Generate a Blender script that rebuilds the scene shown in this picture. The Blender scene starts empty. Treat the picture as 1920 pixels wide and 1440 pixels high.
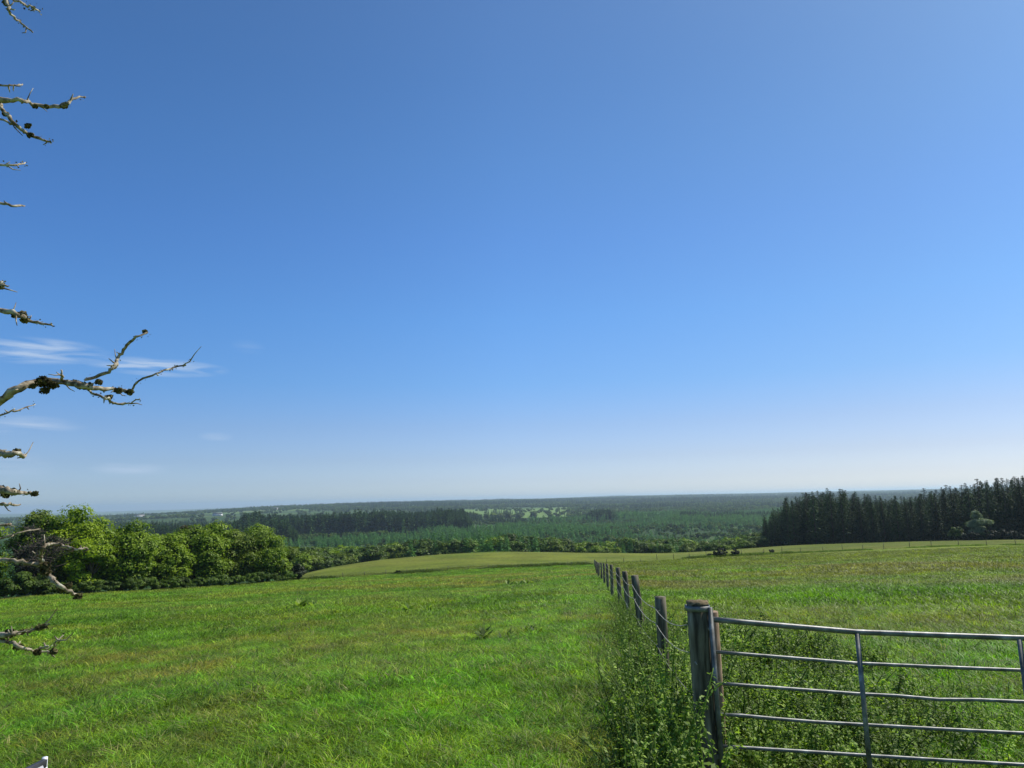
import bpy, math, random
import numpy as np
from mathutils import Matrix, Vector

# ------------------------------------------------------------------ camera
C = bpy.context.scene
COL = C.collection
EYE = 1.75
F_PX, W_PX, H_PX = 1330.0, 1920.0, 1440.0
PITCH = math.atan(215.0 / 1330.0)
ROLL = 0.021
_F = np.array([0, math.cos(PITCH), math.sin(PITCH)])
_U0 = np.array([0, -math.sin(PITCH), math.cos(PITCH)])
_X = np.array([1.0, 0, 0])
_R = math.cos(ROLL) * _X - math.sin(ROLL) * _U0
_U = math.cos(ROLL) * _U0 + math.sin(ROLL) * _X
cam_data = bpy.data.cameras.new("camera")
cam_data.sensor_width = 36.0
cam_data.lens = 36.0 * F_PX / W_PX
cam_data.clip_start = 0.05
cam_data.clip_end = 60000.0
cam = bpy.data.objects.new("camera", cam_data)
COL.objects.link(cam)
m = Matrix.Identity(4)
for i in range(3):
    m[i][0] = _R[i]; m[i][1] = _U[i]; m[i][2] = -_F[i]
m[2][3] = EYE
cam.matrix_world = m
C.camera = cam

# ------------------------------------------------------------------ light, sky, exposure
SUN_AZ = math.radians(62)      # clockwise from the view direction (+Y) towards +X
SUN_EL = math.radians(50)
sd = Vector((math.sin(SUN_AZ) * math.cos(SUN_EL), math.cos(SUN_AZ) * math.cos(SUN_EL), math.sin(SUN_EL)))
sun_data = bpy.data.lights.new("sun", 'SUN')
sun_data.energy = 4.6
sun_data.angle = math.radians(0.53)
sun_data.color = (1.0, 0.95, 0.86)
sun = bpy.data.objects.new("sun", sun_data)
COL.objects.link(sun)
sun.rotation_euler = sd.to_track_quat('Z', 'Y').to_euler()
sun.location = (0, 0, 60)

world = bpy.data.worlds.new("World")
C.world = world
world.use_nodes = True
nt = world.node_tree
nt.nodes.clear()
N = nt.nodes.new
L = nt.links.new
w_out = N('ShaderNodeOutputWorld')
w_bg = N('ShaderNodeBackground')
w_bg.inputs['Strength'].default_value = 0.085
sky = N('ShaderNodeTexSky')
sky.sky_type = 'NISHITA'
sky.sun_disc = False
sky.sun_elevation = SUN_EL
sky.sun_rotation = SUN_AZ
sky.altitude = 0
sky.air_density = 1.0
sky.dust_density = 0.8
sky.ozone_density = 2.2
tc = N('ShaderNodeTexCoord')
sep = N('ShaderNodeSeparateXYZ')
L(tc.outputs['Generated'], sep.inputs[0])
# tint of the clear air by height above the horizon
ramp = N('ShaderNodeValToRGB')
SKY_STOPS = [(0.0, (1.06, 1.5, 2.12)), (0.0257, (0.813, 1.125, 1.683)), (0.0554, (0.705, 0.943, 1.387)), (0.1, (0.636, 0.887, 1.281)), (0.1596, (0.602, 0.909, 1.323)), (0.2476, (0.576, 0.951, 1.386)), (0.3528, (0.568, 0.931, 1.372)), (0.4494, (0.568, 0.925, 1.299)), (0.5356, (0.56, 0.892, 1.232)), (0.6103, (0.585, 0.887, 1.196)), (1.0, (0.585, 0.887, 1.196))]
cr = ramp.color_ramp
cr.elements[0].position = SKY_STOPS[0][0]; cr.elements[1].position = SKY_STOPS[-1][0]
for p, c in SKY_STOPS[1:-1]:
    cr.elements.new(p)
for e, (p, c) in zip(cr.elements, SKY_STOPS):
    e.position = p; e.color = (c[0] * (1.24 if p < 0.12 else 1.09), c[1] * 1.08, c[2] * 1.06, 1)
L(sep.outputs['Z'], ramp.inputs['Fac'])
mul = N('ShaderNodeMix'); mul.data_type = 'RGBA'; mul.blend_type = 'MULTIPLY'
mul.inputs['Factor'].default_value = 1.0
L(sky.outputs[0], mul.inputs[6]); L(ramp.outputs[0], mul.inputs[7])
side = N('ShaderNodeValToRGB')
SIDE = [(0.0, (0.84, 0.92, 0.97)), (0.52, (1.0, 1.0, 1.0)), (1.0, (0.96, 0.90, 0.86))]
side.color_ramp.elements.new(SIDE[1][0])
for e, (p, c) in zip(side.color_ramp.elements, SIDE):
    e.position = p; e.color = (*c, 1)
smr = N('ShaderNodeMapRange'); smr.inputs[1].default_value = -0.5; smr.inputs[2].default_value = 0.46
L(sep.outputs['X'], smr.inputs[0]); L(smr.outputs[0], side.inputs['Fac'])
mul2 = N('ShaderNodeMix'); mul2.data_type = 'RGBA'; mul2.blend_type = 'MULTIPLY'; mul2.inputs['Factor'].default_value = 1.0
L(mul.outputs[2], mul2.inputs[6]); L(side.outputs[0], mul2.inputs[7])

def mth(op, a, b=None, c=None):
    n = N('ShaderNodeMath'); n.operation = op
    for i, v in enumerate((a, b, c)):
        if v is None: continue
        if isinstance(v, (int, float)): n.inputs[i].default_value = v
        else: L(v, n.inputs[i])
    return n.outputs[0]
# thin high clouds: azimuth / elevation in radians, world directions
az_s = mth('ARCTAN2', sep.outputs['X'], sep.outputs['Y'])
el_s = mth('ARCSINE', sep.outputs['Z'])
cmb = N('ShaderNodeCombineXYZ'); L(az_s, cmb.inputs[0]); L(el_s, cmb.inputs[1])
mp = N('ShaderNodeMapping'); L(cmb.outputs[0], mp.inputs[0])
mp.inputs['Scale'].default_value = (7, 70, 1); mp.inputs['Rotation'].default_value = (0, 0, 0.1)
nz = N('ShaderNodeTexNoise'); nz.inputs['Scale'].default_value = 1.6; nz.inputs['Detail'].default_value = 7
nz.inputs['Distortion'].default_value = 0.6
L(mp.outputs[0], nz.inputs['Vector'])
def azel(px, py):
    d = _F + _R * (px - 960) / F_PX + _U * (720 - py) / F_PX
    d = d / np.linalg.norm(d)
    return math.atan2(d[0], d[1]), math.asin(d[2])
cloud = None
for (x0, y0, x1, y1, th, st) in [(-150, 640, 215, 666, 24, 0.95), (150, 678, 435, 696, 17, 1.0), (-60, 790, 170, 800, 15, 0.5),
                                 (-80, 868, 110, 878, 26, 0.42), (160, 878, 330, 880, 13, 0.5), (370, 818, 440, 820, 9, 0.35), (-50, 809, 75, 810, 6, 0.4),
                                 (430, 645, 500, 655, 14, 0.16)]:
    a0, e0 = azel(x0, y0); a1, e1 = azel(x1, y1)
    ca, ce = (a0 + a1) / 2, (e0 + e1) / 2
    sl = (e1 - e0) / (a1 - a0)
    u = mth('MULTIPLY', mth('SUBTRACT', az_s, ca), 2 / abs(a1 - a0))
    v0 = mth('SUBTRACT', mth('SUBTRACT', el_s, ce), mth('MULTIPLY', mth('SUBTRACT', az_s, ca), sl))
    v = mth('MULTIPLY', v0, F_PX / th)
    r2 = mth('ADD', mth('MULTIPLY', u, u), mth('MULTIPLY', v, v))
    msk = mth('MAXIMUM', mth('SUBTRACT', 1.0, mth('POWER', r2, 0.6)), 0.0)
    q = mth('MULTIPLY', msk, st)
    cloud = q if cloud is None else mth('ADD', cloud, q)
nzf = mth('MAXIMUM', mth('MULTIPLY', mth('SUBTRACT', nz.outputs['Fac'], 0.38), 3.6), 0.0)
cl = mth('MINIMUM', mth('MULTIPLY', mth('MULTIPLY', cloud, nzf), 1.35), 0.72)
cmix = N('ShaderNodeMix'); cmix.data_type = 'RGBA'
L(cl, cmix.inputs['Factor']); L(mul2.outputs[2], cmix.inputs[6]); cmix.inputs[7].default_value = (5.0, 6.3, 8.2, 1)
L(cmix.outputs[2], w_bg.inputs['Color'])
L(w_bg.outputs[0], w_out.inputs[0])

C.view_settings.view_transform = 'Standard'
C.view_settings.look = 'None'
C.view_settings.exposure = 0.25
C.view_settings.gamma = 1.0
C.view_settings.use_curve_mapping = False
C.cycles.max_bounces = 6
C.cycles.transparent_max_bounces = 8
C.cycles.volume_bounces = 0
C.cycles.use_denoising = True

# ------------------------------------------------------------------ maths helpers
rng = np.random.default_rng(7)
random.seed(7)

def ray(px, py):
    return _F + _R * (px - 960) / F_PX + _U * (720 - py) / F_PX
def at(px, py, d):
    """world point on the line of sight at horizontal range d"""
    r = ray(px, py); r = r * d / math.hypot(r[0], r[1])
    return np.array([r[0], r[1], r[2] + EYE])
def at_depth(px, py, dep):
    r = ray(px, py) * dep
    return np.array([r[0], r[1], r[2] + EYE])

def _hash(i, j, s):
    h = (i.astype(np.int64) * 374761393 + j.astype(np.int64) * 668265263 + s * 974634777) & 0x7fffffff
    h = ((h ^ (h >> 13)) * 1274126177) & 0x7fffffff
    return ((h ^ (h >> 16)) & 0xffff) / 65535.0
def vnoise(x, y, s=0):
    x = np.asarray(x, float); y = np.asarray(y, float)
    i = np.floor(x); j = np.floor(y); fx = x - i; fy = y - j
    fx = fx * fx * (3 - 2 * fx); fy = fy * fy * (3 - 2 * fy)
    i = i.astype(np.int64); j = j.astype(np.int64)
    a = _hash(i, j, s); b = _hash(i + 1, j, s); c = _hash(i, j + 1, s); d = _hash(i + 1, j + 1, s)
    return (a * (1 - fx) + b * fx) * (1 - fy) + (c * (1 - fx) + d * fx) * fy
def fbm(x, y, s=0, o=4):
    t = 0; a = 0.5
    for k in range(o):
        t = t + a * vnoise(x * 2 ** k, y * 2 ** k, s + k * 17); a *= 0.5
    return t / (1 - 0.5 ** o)

# ------------------------------------------------------------------ terrain height
# surveyed profiles: for each bearing, (range, image row of the ground there) or (range, -height)
PROF = {
    -900: [(4.6, 'z', -0.2), (30, 'z', -3), (80, 'z', -8.5), (110, 'z', -12), (200, 'z', -22), (400, 'z', -34), (1500, 'z', -36), (4000, 'z', -40), (8000, 'z', -40)],
    20:   [(4.6, 'z', -0.2), (10, 'z', -0.75), (30, 'y', 1165), (55, 'y', 1133), (76, 'y', 1119), (88, 'y', 1117), (110, 'z', -13), (200, 'z', -24), (400, 'z', -33), (1500, 'z', -35), (2600, 'z', -33), (5000, 'z', -55), (8000, 'z', -80)],
    260:  [(4.6, 'z', -0.2), (10, 'z', -0.65), (30, 'y', 1152), (55, 'y', 1124), (82, 'y', 1107), (96, 'y', 1105), (120, 'z', -14), (200, 'z', -24), (400, 'z', -33), (1500, 'z', -35), (2600, 'y', 969), (5000, 'y', 968), (8000, 'z', -80)],
    420:  [(4.6, 'z', -0.2), (10, 'z', -0.6), (30, 'y', 1142), (55, 'y', 1115), (92, 'y', 1099), (106, 'y', 1097), (130, 'z', -14), (200, 'z', -22), (400, 'z', -33), (1500, 'z', -34), (2600, 'y', 960), (4000, 'y', 957), (8000, 'z', -60)],
    570:  [(4.6, 'z', -0.2), (10, 'z', -0.55), (30, 'y', 1130), (60, 'y', 1103), (105, 'y', 1088), (130, 'y', 1080), (165, 'y', 1066), (200, 'z', -18), (240, 'z', -24), (400, 'z', -33), (1500, 'z', -34), (2600, 'y', 953), (4000, 'y', 948), (8000, 'z', -60)],
    700:  [(4.6, 'z', -0.2), (10, 'z', -0.5), (30, 'y', 1124), (60, 'y', 1098), (105, 'y', 1081), (140, 'y', 1062), (180, 'y', 1044), (225, 'z', -20), (280, 'z', -28), (400, 'z', -33), (1500, 'z', -34), (2600, 'y', 951), (4000, 'y', 944), (8000, 'z', -40)],
    900:  [(4.6, 'z', -0.2), (10, 'z', -0.5), (30, 'y', 1117), (60, 'y', 1089), (105, 'y', 1069), (140, 'y', 1048), (190, 'y', 1028), (235, 'z', -20), (290, 'z', -28), (400, 'z', -33), (1500, 'z', -34), (2600, 'y', 949), (4500, 'y', 939), (8000, 'z', -30)],
    1130: [(4.6, 'z', -0.2), (10, 'z', -0.5), (20, 'y', 1134), (30, 'y', 1106), (44, 'y', 1088), (58, 'y', 1079), (80, 'y', 1071), (112, 'y', 1059), (150, 'y', 1044), (190, 'y', 1033), (235, 'z', -19), (290, 'z', -28), (400, 'z', -33), (1500, 'z', -34), (2600, 'y', 946), (4500, 'y', 936), (12000, 'y', 930)],
    1300: [(4.6, 'z', -0.2), (10, 'z', -0.48), (30, 'y', 1108), (60, 'y', 1074), (120, 'y', 1047), (150, 'y', 1041), (195, 'y', 1034), (235, 'z', -19), (290, 'z', -28), (400, 'z', -33), (1500, 'z', -34), (2600, 'y', 943), (4500, 'y', 932), (9000, 'y', 927)],
    1450: [(4.6, 'z', -0.2), (10, 'z', -0.48), (30, 'y', 1106), (60, 'y', 1068), (125, 'y', 1038), (160, 'y', 1030), (220, 'y', 1019), (260, 'z', -18), (330, 'z', -27), (450, 'z', -33), (1500, 'z', -34), (2600, 'y', 940), (4500, 'y', 930), (9000, 'y', 924)],
    1700: [(4.6, 'z', -0.2), (10, 'z', -0.45), (30, 'y', 1102), (60, 'y', 1060), (130, 'y', 1028), (160, 'y', 1021), (215, 'y', 1012), (300, 'z', -20), (400, 'z', -28), (600, 'z', -33), (1500, 'z', -34), (2600, 'y', 935), (4500, 'y', 925), (9000, 'y', 918)],
    1920: [(4.6, 'z', -0.2), (10, 'z', -0.45), (30, 'y', 1098), (60, 'y', 1056), (130, 'y', 1021), (160, 'y', 1014), (208, 'y', 1006), (300, 'z', -20), (400, 'z', -28), (600, 'z', -33), (1500, 'z', -34), (2600, 'y', 930), (4500, 'y', 920), (9000, 'y', 913)],
    2800: [(4.6, 'z', -0.2), (10, 'z', -0.3), (30, 'z', -1.8), (60, 'z', -3.5), (130, 'z', -7), (208, 'z', -11), (400, 'z', -25), (1500, 'z', -34), (4500, 'z', -10), (9000, 'z', -5)],
}
LD0, LD1, NLD = math.log(2.0), math.log(20000.0), 420
_ld = np.linspace(LD0, LD1, NLD)
_azs = []; _rows = []
for px in sorted(PROF):
    a = math.atan2(ray(px, 1050)[0], ray(px, 1050)[1])
    ds = [2.0]; zs = [-0.06]
    for d, k, v in PROF[px]:
        z = at(px, v, d)[2] if k == 'y' else v
        ds.append(d); zs.append(z)
    _azs.append(a); _rows.append(np.interp(_ld, np.log(ds), zs))
_azs = [-math.pi, -math.radians(110)] + _azs + [math.radians(110), math.pi]
flat = np.interp(_ld, np.log([2, 20, 200, 2000, 20000]), [0, 0, -2, -6, -10])
_rows = [flat, flat] + _rows + [flat, flat]
NAZ = 721
_ag = np.linspace(-math.pi, math.pi, NAZ)
_rows = np.array(_rows)
TAB = np.empty((NAZ, NLD))
for j in range(NLD):
    TAB[:, j] = np.interp(_ag, _azs, _rows[:, j])
def _blur(a, s, ax):
    k = np.exp(-0.5 * (np.arange(-3 * s, 3 * s + 1) / s) ** 2); k /= k.sum()
    p = np.pad(a, [(3 * s, 3 * s) if i == ax else (0, 0) for i in range(2)], mode='edge')
    return np.apply_along_axis(lambda v: np.convolve(v, k, 'valid'), ax, p)
TAB = _blur(_blur(TAB, 3, 1), 4, 0)

def H(x, y):
    x = np.asarray(x, float); y = np.asarray(y, float)
    d = np.hypot(x, y); a = np.arctan2(x, y)
    u = (np.log(np.maximum(d, 2.0)) - LD0) / (LD1 - LD0) * (NLD - 1)
    v = (a + math.pi) / (2 * math.pi) * (NAZ - 1)
    u = np.clip(u, 0, NLD - 1.001); v = np.clip(v, 0, NAZ - 1.001)
    i = u.astype(int); j = v.astype(int); fu = u - i; fv = v - j
    z = (TAB[j, i] * (1 - fu) + TAB[j, i + 1] * fu) * (1 - fv) + (TAB[j + 1, i] * (1 - fu) + TAB[j + 1, i + 1] * fu) * fv
    z = np.where(d < 2, z * d / 2, z)
    z = z + (fbm(x / 3.1, y / 3.1, 5, 3) - 0.5) * 0.10 * np.clip(d / 6, 0, 1)
    z = z + (fbm(x / 23, y / 23, 9, 3) - 0.5) * 0.5 * np.clip((d - 15) / 60, 0, 1)
    z = z + (fbm(x / 420, y / 420, 11, 3) - 0.5) * 14 * np.clip((d - 900) / 1600, 0, 1)
    return z
def hit(px, py, lo=3.0, hi=9000.0):
    r = ray(px, py); hl = math.hypot(r[0], r[1])
    ds = np.exp(np.linspace(math.log(lo), math.log(hi), 3000))
    X = r[0] / hl * ds; Y = r[1] / hl * ds; Z = r[2] / hl * ds + EYE
    below = np.nonzero(Z < H(X, Y))[0]
    k = below[0] if len(below) else len(ds) - 1
    return np.array([X[k], Y[k], float(H(X[k], Y[k]))])
def ground(x, y):
    return float(H(np.array([x]), np.array([y]))[0])
def azpx(x, y):
    """image column of a ground direction, for profile look-ups"""
    return 960 + 1.02 * (F_PX * x / np.maximum(y, 1e-3) + 6)

# ------------------------------------------------------------------ object helpers
def mesh_np(name, V, Fq, attrs=None, smooth=False):
    """V (n,3); Fq list of arrays of faces (each array (m,k))"""
    me = bpy.data.meshes.new(name)
    if not isinstance(Fq, list): Fq = [Fq]
    Fq = [np.asarray(f) for f in Fq if len(f)]
    nl = sum(f.size for f in Fq); nf = sum(len(f) for f in Fq)
    me.vertices.add(len(V)); me.vertices.foreach_set('co', np.asarray(V, np.float32).ravel())
    me.loops.add(nl); me.polygons.add(nf)
    me.loops.foreach_set('vertex_index', np.concatenate([f.ravel() for f in Fq]).astype(np.int32))
    tot = np.concatenate([np.full(len(f), f.shape[1]) for f in Fq]).astype(np.int32)
    st = np.concatenate([[0], np.cumsum(tot)[:-1]]).astype(np.int32)
    me.polygons.foreach_set('loop_start', st)
    try: me.polygons.foreach_set('loop_total', tot)
    except Exception: pass
    me.update(calc_edges=True)
    me.validate()
    for k, v in (attrs or {}).items():
        v = np.asarray(v, np.float32)
        if v.ndim == 1:
            a = me.attributes.new(k, 'FLOAT', 'POINT'); a.data.foreach_set('value', v)
        elif v.shape[1] == 4:
            a = me.attributes.new(k, 'FLOAT_COLOR', 'POINT'); a.data.foreach_set('color', v.ravel())
        else:
            a = me.attributes.new(k, 'FLOAT_VECTOR', 'POINT'); a.data.foreach_set('vector', v.ravel())
    if smooth:
        me.polygons.foreach_set('use_smooth', np.ones(nf, bool))
    return me
class MB:
    def __init__(s): s.V = []; s.Q = []; s.T = []; s.A = []; s.n = 0
    def add(s, V, Q=None, T=None, v=None):
        V = np.asarray(V, float)
        s.V.append(V)
        if Q is not None and len(Q): s.Q.append(np.asarray(Q) + s.n)
        if T is not None and len(T): s.T.append(np.asarray(T) + s.n)
        s.A.append(np.full(len(V), 0.5) if v is None else np.broadcast_to(v, (len(V),)))
        s.n += len(V)
    def tube(s, P, Rr, k=8, wob=0.0, v=None):
        P = np.asarray(P, float); Rr = np.broadcast_to(np.asarray(Rr, float), (len(P),))
        T = np.gradient(P, axis=0); T /= np.linalg.norm(T, axis=1)[:, None] + 1e-9
        ref = np.array([0, 0, 1.0]) if abs(T[0][2]) < 0.9 else np.array([1.0, 0, 0])
        rings = []
        a = np.arange(k) / k * 2 * math.pi
        for p, t, r in zip(P, T, Rr):
            n = ref - t * ref.dot(t); n /= np.linalg.norm(n) + 1e-9; ref = n
            b = np.cross(t, n)
            rr = r * (1 + wob * rng.uniform(-1, 1, k))
            rings.append(p + (np.cos(a)[:, None] * n + np.sin(a)[:, None] * b) * rr[:, None])
        V = np.concatenate(rings + [P[:1], P[-1:]])
        Q = []; Tt = []
        for i in range(len(P) - 1):
            for j in range(k):
                Q.append((i * k + j, i * k + (j + 1) % k, (i + 1) * k + (j + 1) % k, (i + 1) * k + j))
        c0 = len(P) * k
        for j in range(k):
            Tt.append((c0, (j + 1) % k, j)); b = (len(P) - 1) * k
            Tt.append((c0 + 1, b + j, b + (j + 1) % k))
        s.add(V, Q, Tt, v)
    def box(s, c, sz, rot=0.0, v=None):
        c = np.asarray(c, float); h = np.asarray(sz, float) / 2
        V = np.array([(x, y, z) for x in (-1, 1) for y in (-1, 1) for z in (-1, 1)]) * h
        cr_, sr = math.cos(rot), math.sin(rot)
        V = np.stack([V[:, 0] * cr_ - V[:, 1] * sr, V[:, 0] * sr + V[:, 1] * cr_, V[:, 2]], 1) + c
        s.add(V, [(0, 1, 3, 2), (4, 6, 7, 5), (0, 4, 5, 1), (2, 3, 7, 6), (0, 2, 6, 4), (1, 5, 7, 3)], None, v)
    def leaves(s, P, Nn, size, aspect=0.6, v=None, up=None):
        """diamond leaves centred at P facing Nn"""
        n = len(P)
        Nn = Nn / (np.linalg.norm(Nn, axis=1)[:, None] + 1e-9)
        r = rng.normal(size=(n, 3)) if up is None else up
        t = np.cross(Nn, r); t /= np.linalg.norm(t, axis=1)[:, None] + 1e-9
        b = np.cross(Nn, t)
        size = np.broadcast_to(size, (n,))[:, None]
        V = np.stack([P - t * size, P - b * size * aspect + Nn * size * 0.12, P + t * size, P + b * size * aspect + Nn * size * 0.12], 1).reshape(-1, 3)
        Q = np.arange(4 * n).reshape(n, 4)
        vv = rng.uniform(0, 1, n) if v is None else v
        s.add(V, Q, None, np.repeat(vv, 4))
    def mesh(s, name, smooth=False):
        Fs = []
        if s.Q: Fs.append(np.concatenate(s.Q))
        if s.T: Fs.append(np.concatenate(s.T))
        return mesh_np(name, np.concatenate(s.V), Fs, {'v': np.concatenate(s.A)}, smooth)
    def build(s, name, mat, parent=None, smooth=False, label=None):
        me = s.mesh(name, smooth); me.materials.append(mat)
        o = bpy.data.objects.new(name, me); COL.objects.link(o)
        if parent is not None: o.parent = parent
        if label: o['label'] = label
        return o
def tag(o, label=None, cat=None, group=None, kind=None):
    if label: o['label'] = label
    if cat: o['category'] = cat
    if group: o['group'] = group
    if kind: o['kind'] = kind
    return o
def empty(name, loc, rz=0.0, sc=1.0):
    o = bpy.data.objects.new(name, None); COL.objects.link(o)
    o.location = tuple(float(q) for q in loc); o.rotation_euler = (0, 0, rz); o.scale = (sc, sc, sc) if isinstance(sc, (int, float)) else sc
    o.empty_display_size = 0.2
    return o
def copy_tree(o, parent=None):
    c = o.copy(); COL.objects.link(c)
    if parent is not None: c.parent = parent
    for ch in [k for k in bpy.data.objects if k.parent == o]:
        copy_tree(ch, c)
    return c

# ------------------------------------------------------------------ materials
def new_mat(name):
    m_ = bpy.data.materials.new(name); m_.use_nodes = True
    t = m_.node_tree; t.nodes.clear()
    return m_, t
def leaf_mat(name, dark, light, trans=0.35, rough=0.55, spec=0.25, rnd=0.3, inst=False, yellow=None):
    m_, t = new_mat(name); n = t.nodes.new; l = t.links.new
    out = n('ShaderNodeOutputMaterial'); at_ = n('ShaderNodeAttribute'); at_.attribute_name = 'v'
    mx = n('ShaderNodeMix'); mx.data_type = 'RGBA'; l(at_.outputs['Fac'], mx.inputs['Factor'])
    mx.inputs[6].default_value = (*dark, 1); mx.inputs[7].default_value = (*light, 1)
    colr = mx.outputs[2]
    if inst:
        ti = n('ShaderNodeAttribute'); ti.attribute_type = 'INSTANCER'; ti.attribute_name = 'tint'
        mm = n('ShaderNodeMix'); mm.data_type = 'RGBA'; mm.blend_type = 'MULTIPLY'; mm.inputs['Factor'].default_value = 1
        l(colr, mm.inputs[6]); l(ti.outputs['Color'], mm.inputs[7]); colr = mm.outputs[2]
    oi = n('ShaderNodeObjectInfo'); hs = n('ShaderNodeHueSaturation')
    mr = n('ShaderNodeMapRange'); mr.inputs[3].default_value = 1 - rnd; mr.inputs[4].default_value = 1 + rnd
    l(oi.outputs['Random'], mr.inputs[0]); l(mr.outputs[0], hs.inputs['Value']); l(colr, hs.inputs['Color'])
    colr = hs.outputs['Color']
    pr = n('ShaderNodeBsdfPrincipled'); pr.inputs['Roughness'].default_value = rough
    pr.inputs['Specular IOR Level'].default_value = spec
    tr = n('ShaderNodeBsdfTranslucent'); ms = n('ShaderNodeMixShader'); ms.inputs[0].default_value = trans
    l(colr, pr.inputs['Base Color'])
    br = n('ShaderNodeMix'); br.data_type = 'RGBA'; br.blend_type = 'MULTIPLY'; br.inputs['Factor'].default_value = 1
    br.inputs[7].default_value = (1.25, 1.35, 0.6, 1); l(colr, br.inputs[6]); l(br.outputs[2], tr.inputs['Color'])
    l(pr.outputs[0], ms.inputs[1]); l(tr.outputs[0], ms.inputs[2]); l(ms.outputs[0], out.inputs[0])
    return m_
def noise_mat(name, c1, c2, scale=8, rough=0.8, bump=0.3, metal=0.0, c3=None, stretch=(1, 1, 1), detail=8, thr=(0.35, 0.65)):
    m_, t = new_mat(name); n = t.nodes.new; l = t.links.new
    out = n('ShaderNodeOutputMaterial'); pr = n('ShaderNodeBsdfPrincipled')
    tcn = n('ShaderNodeTexCoord'); mpn = n('ShaderNodeMapping'); mpn.inputs['Scale'].default_value = stretch
    l(tcn.outputs['Object'], mpn.inputs[0])
    no = n('ShaderNodeTexNoise'); no.inputs['Scale'].default_value = scale; no.inputs['Detail'].default_value = detail
    l(mpn.outputs[0], no.inputs['Vector'])
    r = n('ShaderNodeValToRGB'); r.color_ramp.elements[0].position = thr[0]; r.color_ramp.elements[1].position = thr[1]
    r.color_ramp.elements[0].color = (*c1, 1); r.color_ramp.elements[1].color = (*c2, 1)
    if c3: e = r.color_ramp.elements.new(min(thr[1] + 0.12, 0.95)); e.color = (*c3, 1)
    l(no.outputs['Fac'], r.inputs[0]); l(r.outputs[0], pr.inputs['Base Color'])
    pr.inputs['Roughness'].default_value = rough; pr.inputs['Metallic'].default_value = metal
    if rough > 0.8: pr.inputs['Specular IOR Level'].default_value = 0.1
    b = n('ShaderNodeBump'); b.inputs['Strength'].default_value = bump; b.inputs['Distance'].default_value = 0.01
    l(no.outputs['Fac'], b.inputs['Height']); l(b.outputs[0], pr.inputs['Normal'])
    l(pr.outputs[0], out.inputs[0])
    return m_

M = {}
M['grass'] = leaf_mat('grass_blades', (0.42, 0.45, 0.36), (1.75, 1.66, 1.35), trans=0.42, rough=0.5, spec=0.24, rnd=0.2, inst=True)  # wide blade tone range also paints in pale glints and dark gaps
M['weed'] = leaf_mat('weed_leaves', (0.06, 0.125, 0.014), (0.29, 0.40, 0.07), trans=0.42, rough=0.55, spec=0.22, rnd=0.5)
M['weedstem'] = noise_mat('weed_stem', (0.08, 0.10, 0.03), (0.14, 0.13, 0.06), 20)
M['bark'] = noise_mat('bark', (0.05, 0.04, 0.03), (0.13, 0.11, 0.09), 6, 0.9, 0.6, stretch=(1, 1, 0.3))
M['lf_bright'] = leaf_mat('leaves_bright_green', (0.09, 0.16, 0.006), (0.38, 0.50, 0.014), trans=0.38, rnd=0.0)  # bright yellow-green foliage colour of its own
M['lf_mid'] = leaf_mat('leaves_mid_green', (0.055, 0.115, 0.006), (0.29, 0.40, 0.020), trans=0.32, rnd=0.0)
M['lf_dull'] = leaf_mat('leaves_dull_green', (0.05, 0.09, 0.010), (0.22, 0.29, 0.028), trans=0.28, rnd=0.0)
M['lf_brown'] = leaf_mat('leaves_brown_tinged', (0.045, 0.055, 0.015), (0.12, 0.10, 0.04), trans=0.3, rnd=0.0)
M['twig'] = noise_mat('dead_twigs', (0.03, 0.022, 0.018), (0.10, 0.075, 0.06), 3)
M['con'] = leaf_mat('conifer_needles', (0.011, 0.030, 0.009), (0.045, 0.088, 0.022), trans=0.14, rough=0.7, spec=0.15, rnd=0.5)
M['dist'] = leaf_mat('distant_conifer_needles', (0.018, 0.046, 0.012), (0.065, 0.13, 0.028), trans=0.15, rough=0.7, spec=0.1, rnd=0.55)
M['young'] = leaf_mat('young_conifer_needles', (0.06, 0.16, 0.040), (0.16, 0.34, 0.08), trans=0.25, rough=0.6, rnd=0.25)
M['bush'] = leaf_mat('bush_leaves', (0.05, 0.095, 0.016), (0.17, 0.25, 0.04), trans=0.38, rnd=0.4)
M['gorse'] = leaf_mat('gorse_needles', (0.012, 0.022, 0.010), (0.045, 0.06, 0.022), trans=0.12, rnd=0.2)
M['pale'] = leaf_mat('pale_willow_leaves', (0.10, 0.15, 0.07), (0.30, 0.36, 0.21), trans=0.3, rnd=0.1)
M['post'] = noise_mat('weathered_timber', (0.05, 0.044, 0.03), (0.24, 0.215, 0.15), 9, 0.95, 0.8, stretch=(3, 3, 0.35), c3=(0.40, 0.38, 0.29))
M['post_top'] = noise_mat('sawn_timber_end', (0.10, 0.075, 0.04), (0.22, 0.175, 0.10), 40, 0.9, 0.5)
M['stake'] = noise_mat('brown_timber', (0.15, 0.10, 0.06), (0.34, 0.25, 0.17), 12, 0.9, 0.6, stretch=(3, 3, 0.3))
M['galv'] = noise_mat('galvanised_steel', (0.07, 0.07, 0.06), (0.19, 0.195, 0.18), 14, 0.45, 0.2, metal=0.25, c3=(0.34, 0.35, 0.33), detail=12, thr=(0.3, 0.6))
M['rust'] = noise_mat('rusty_steel', (0.07, 0.045, 0.03), (0.20, 0.19, 0.17), 45, 0.7, 0.3, metal=0.1)
M['wire'] = noise_mat('fence_wire', (0.25, 0.23, 0.18), (0.48, 0.46, 0.38), 30, 0.6, 0.0, metal=0.2)
M['limb'] = noise_mat('lichened_bark', (0.10, 0.075, 0.048), (0.38, 0.33, 0.24), 42, 0.9, 0.5, c3=(0.48, 0.47, 0.38), thr=(0.36, 0.58))
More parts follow.
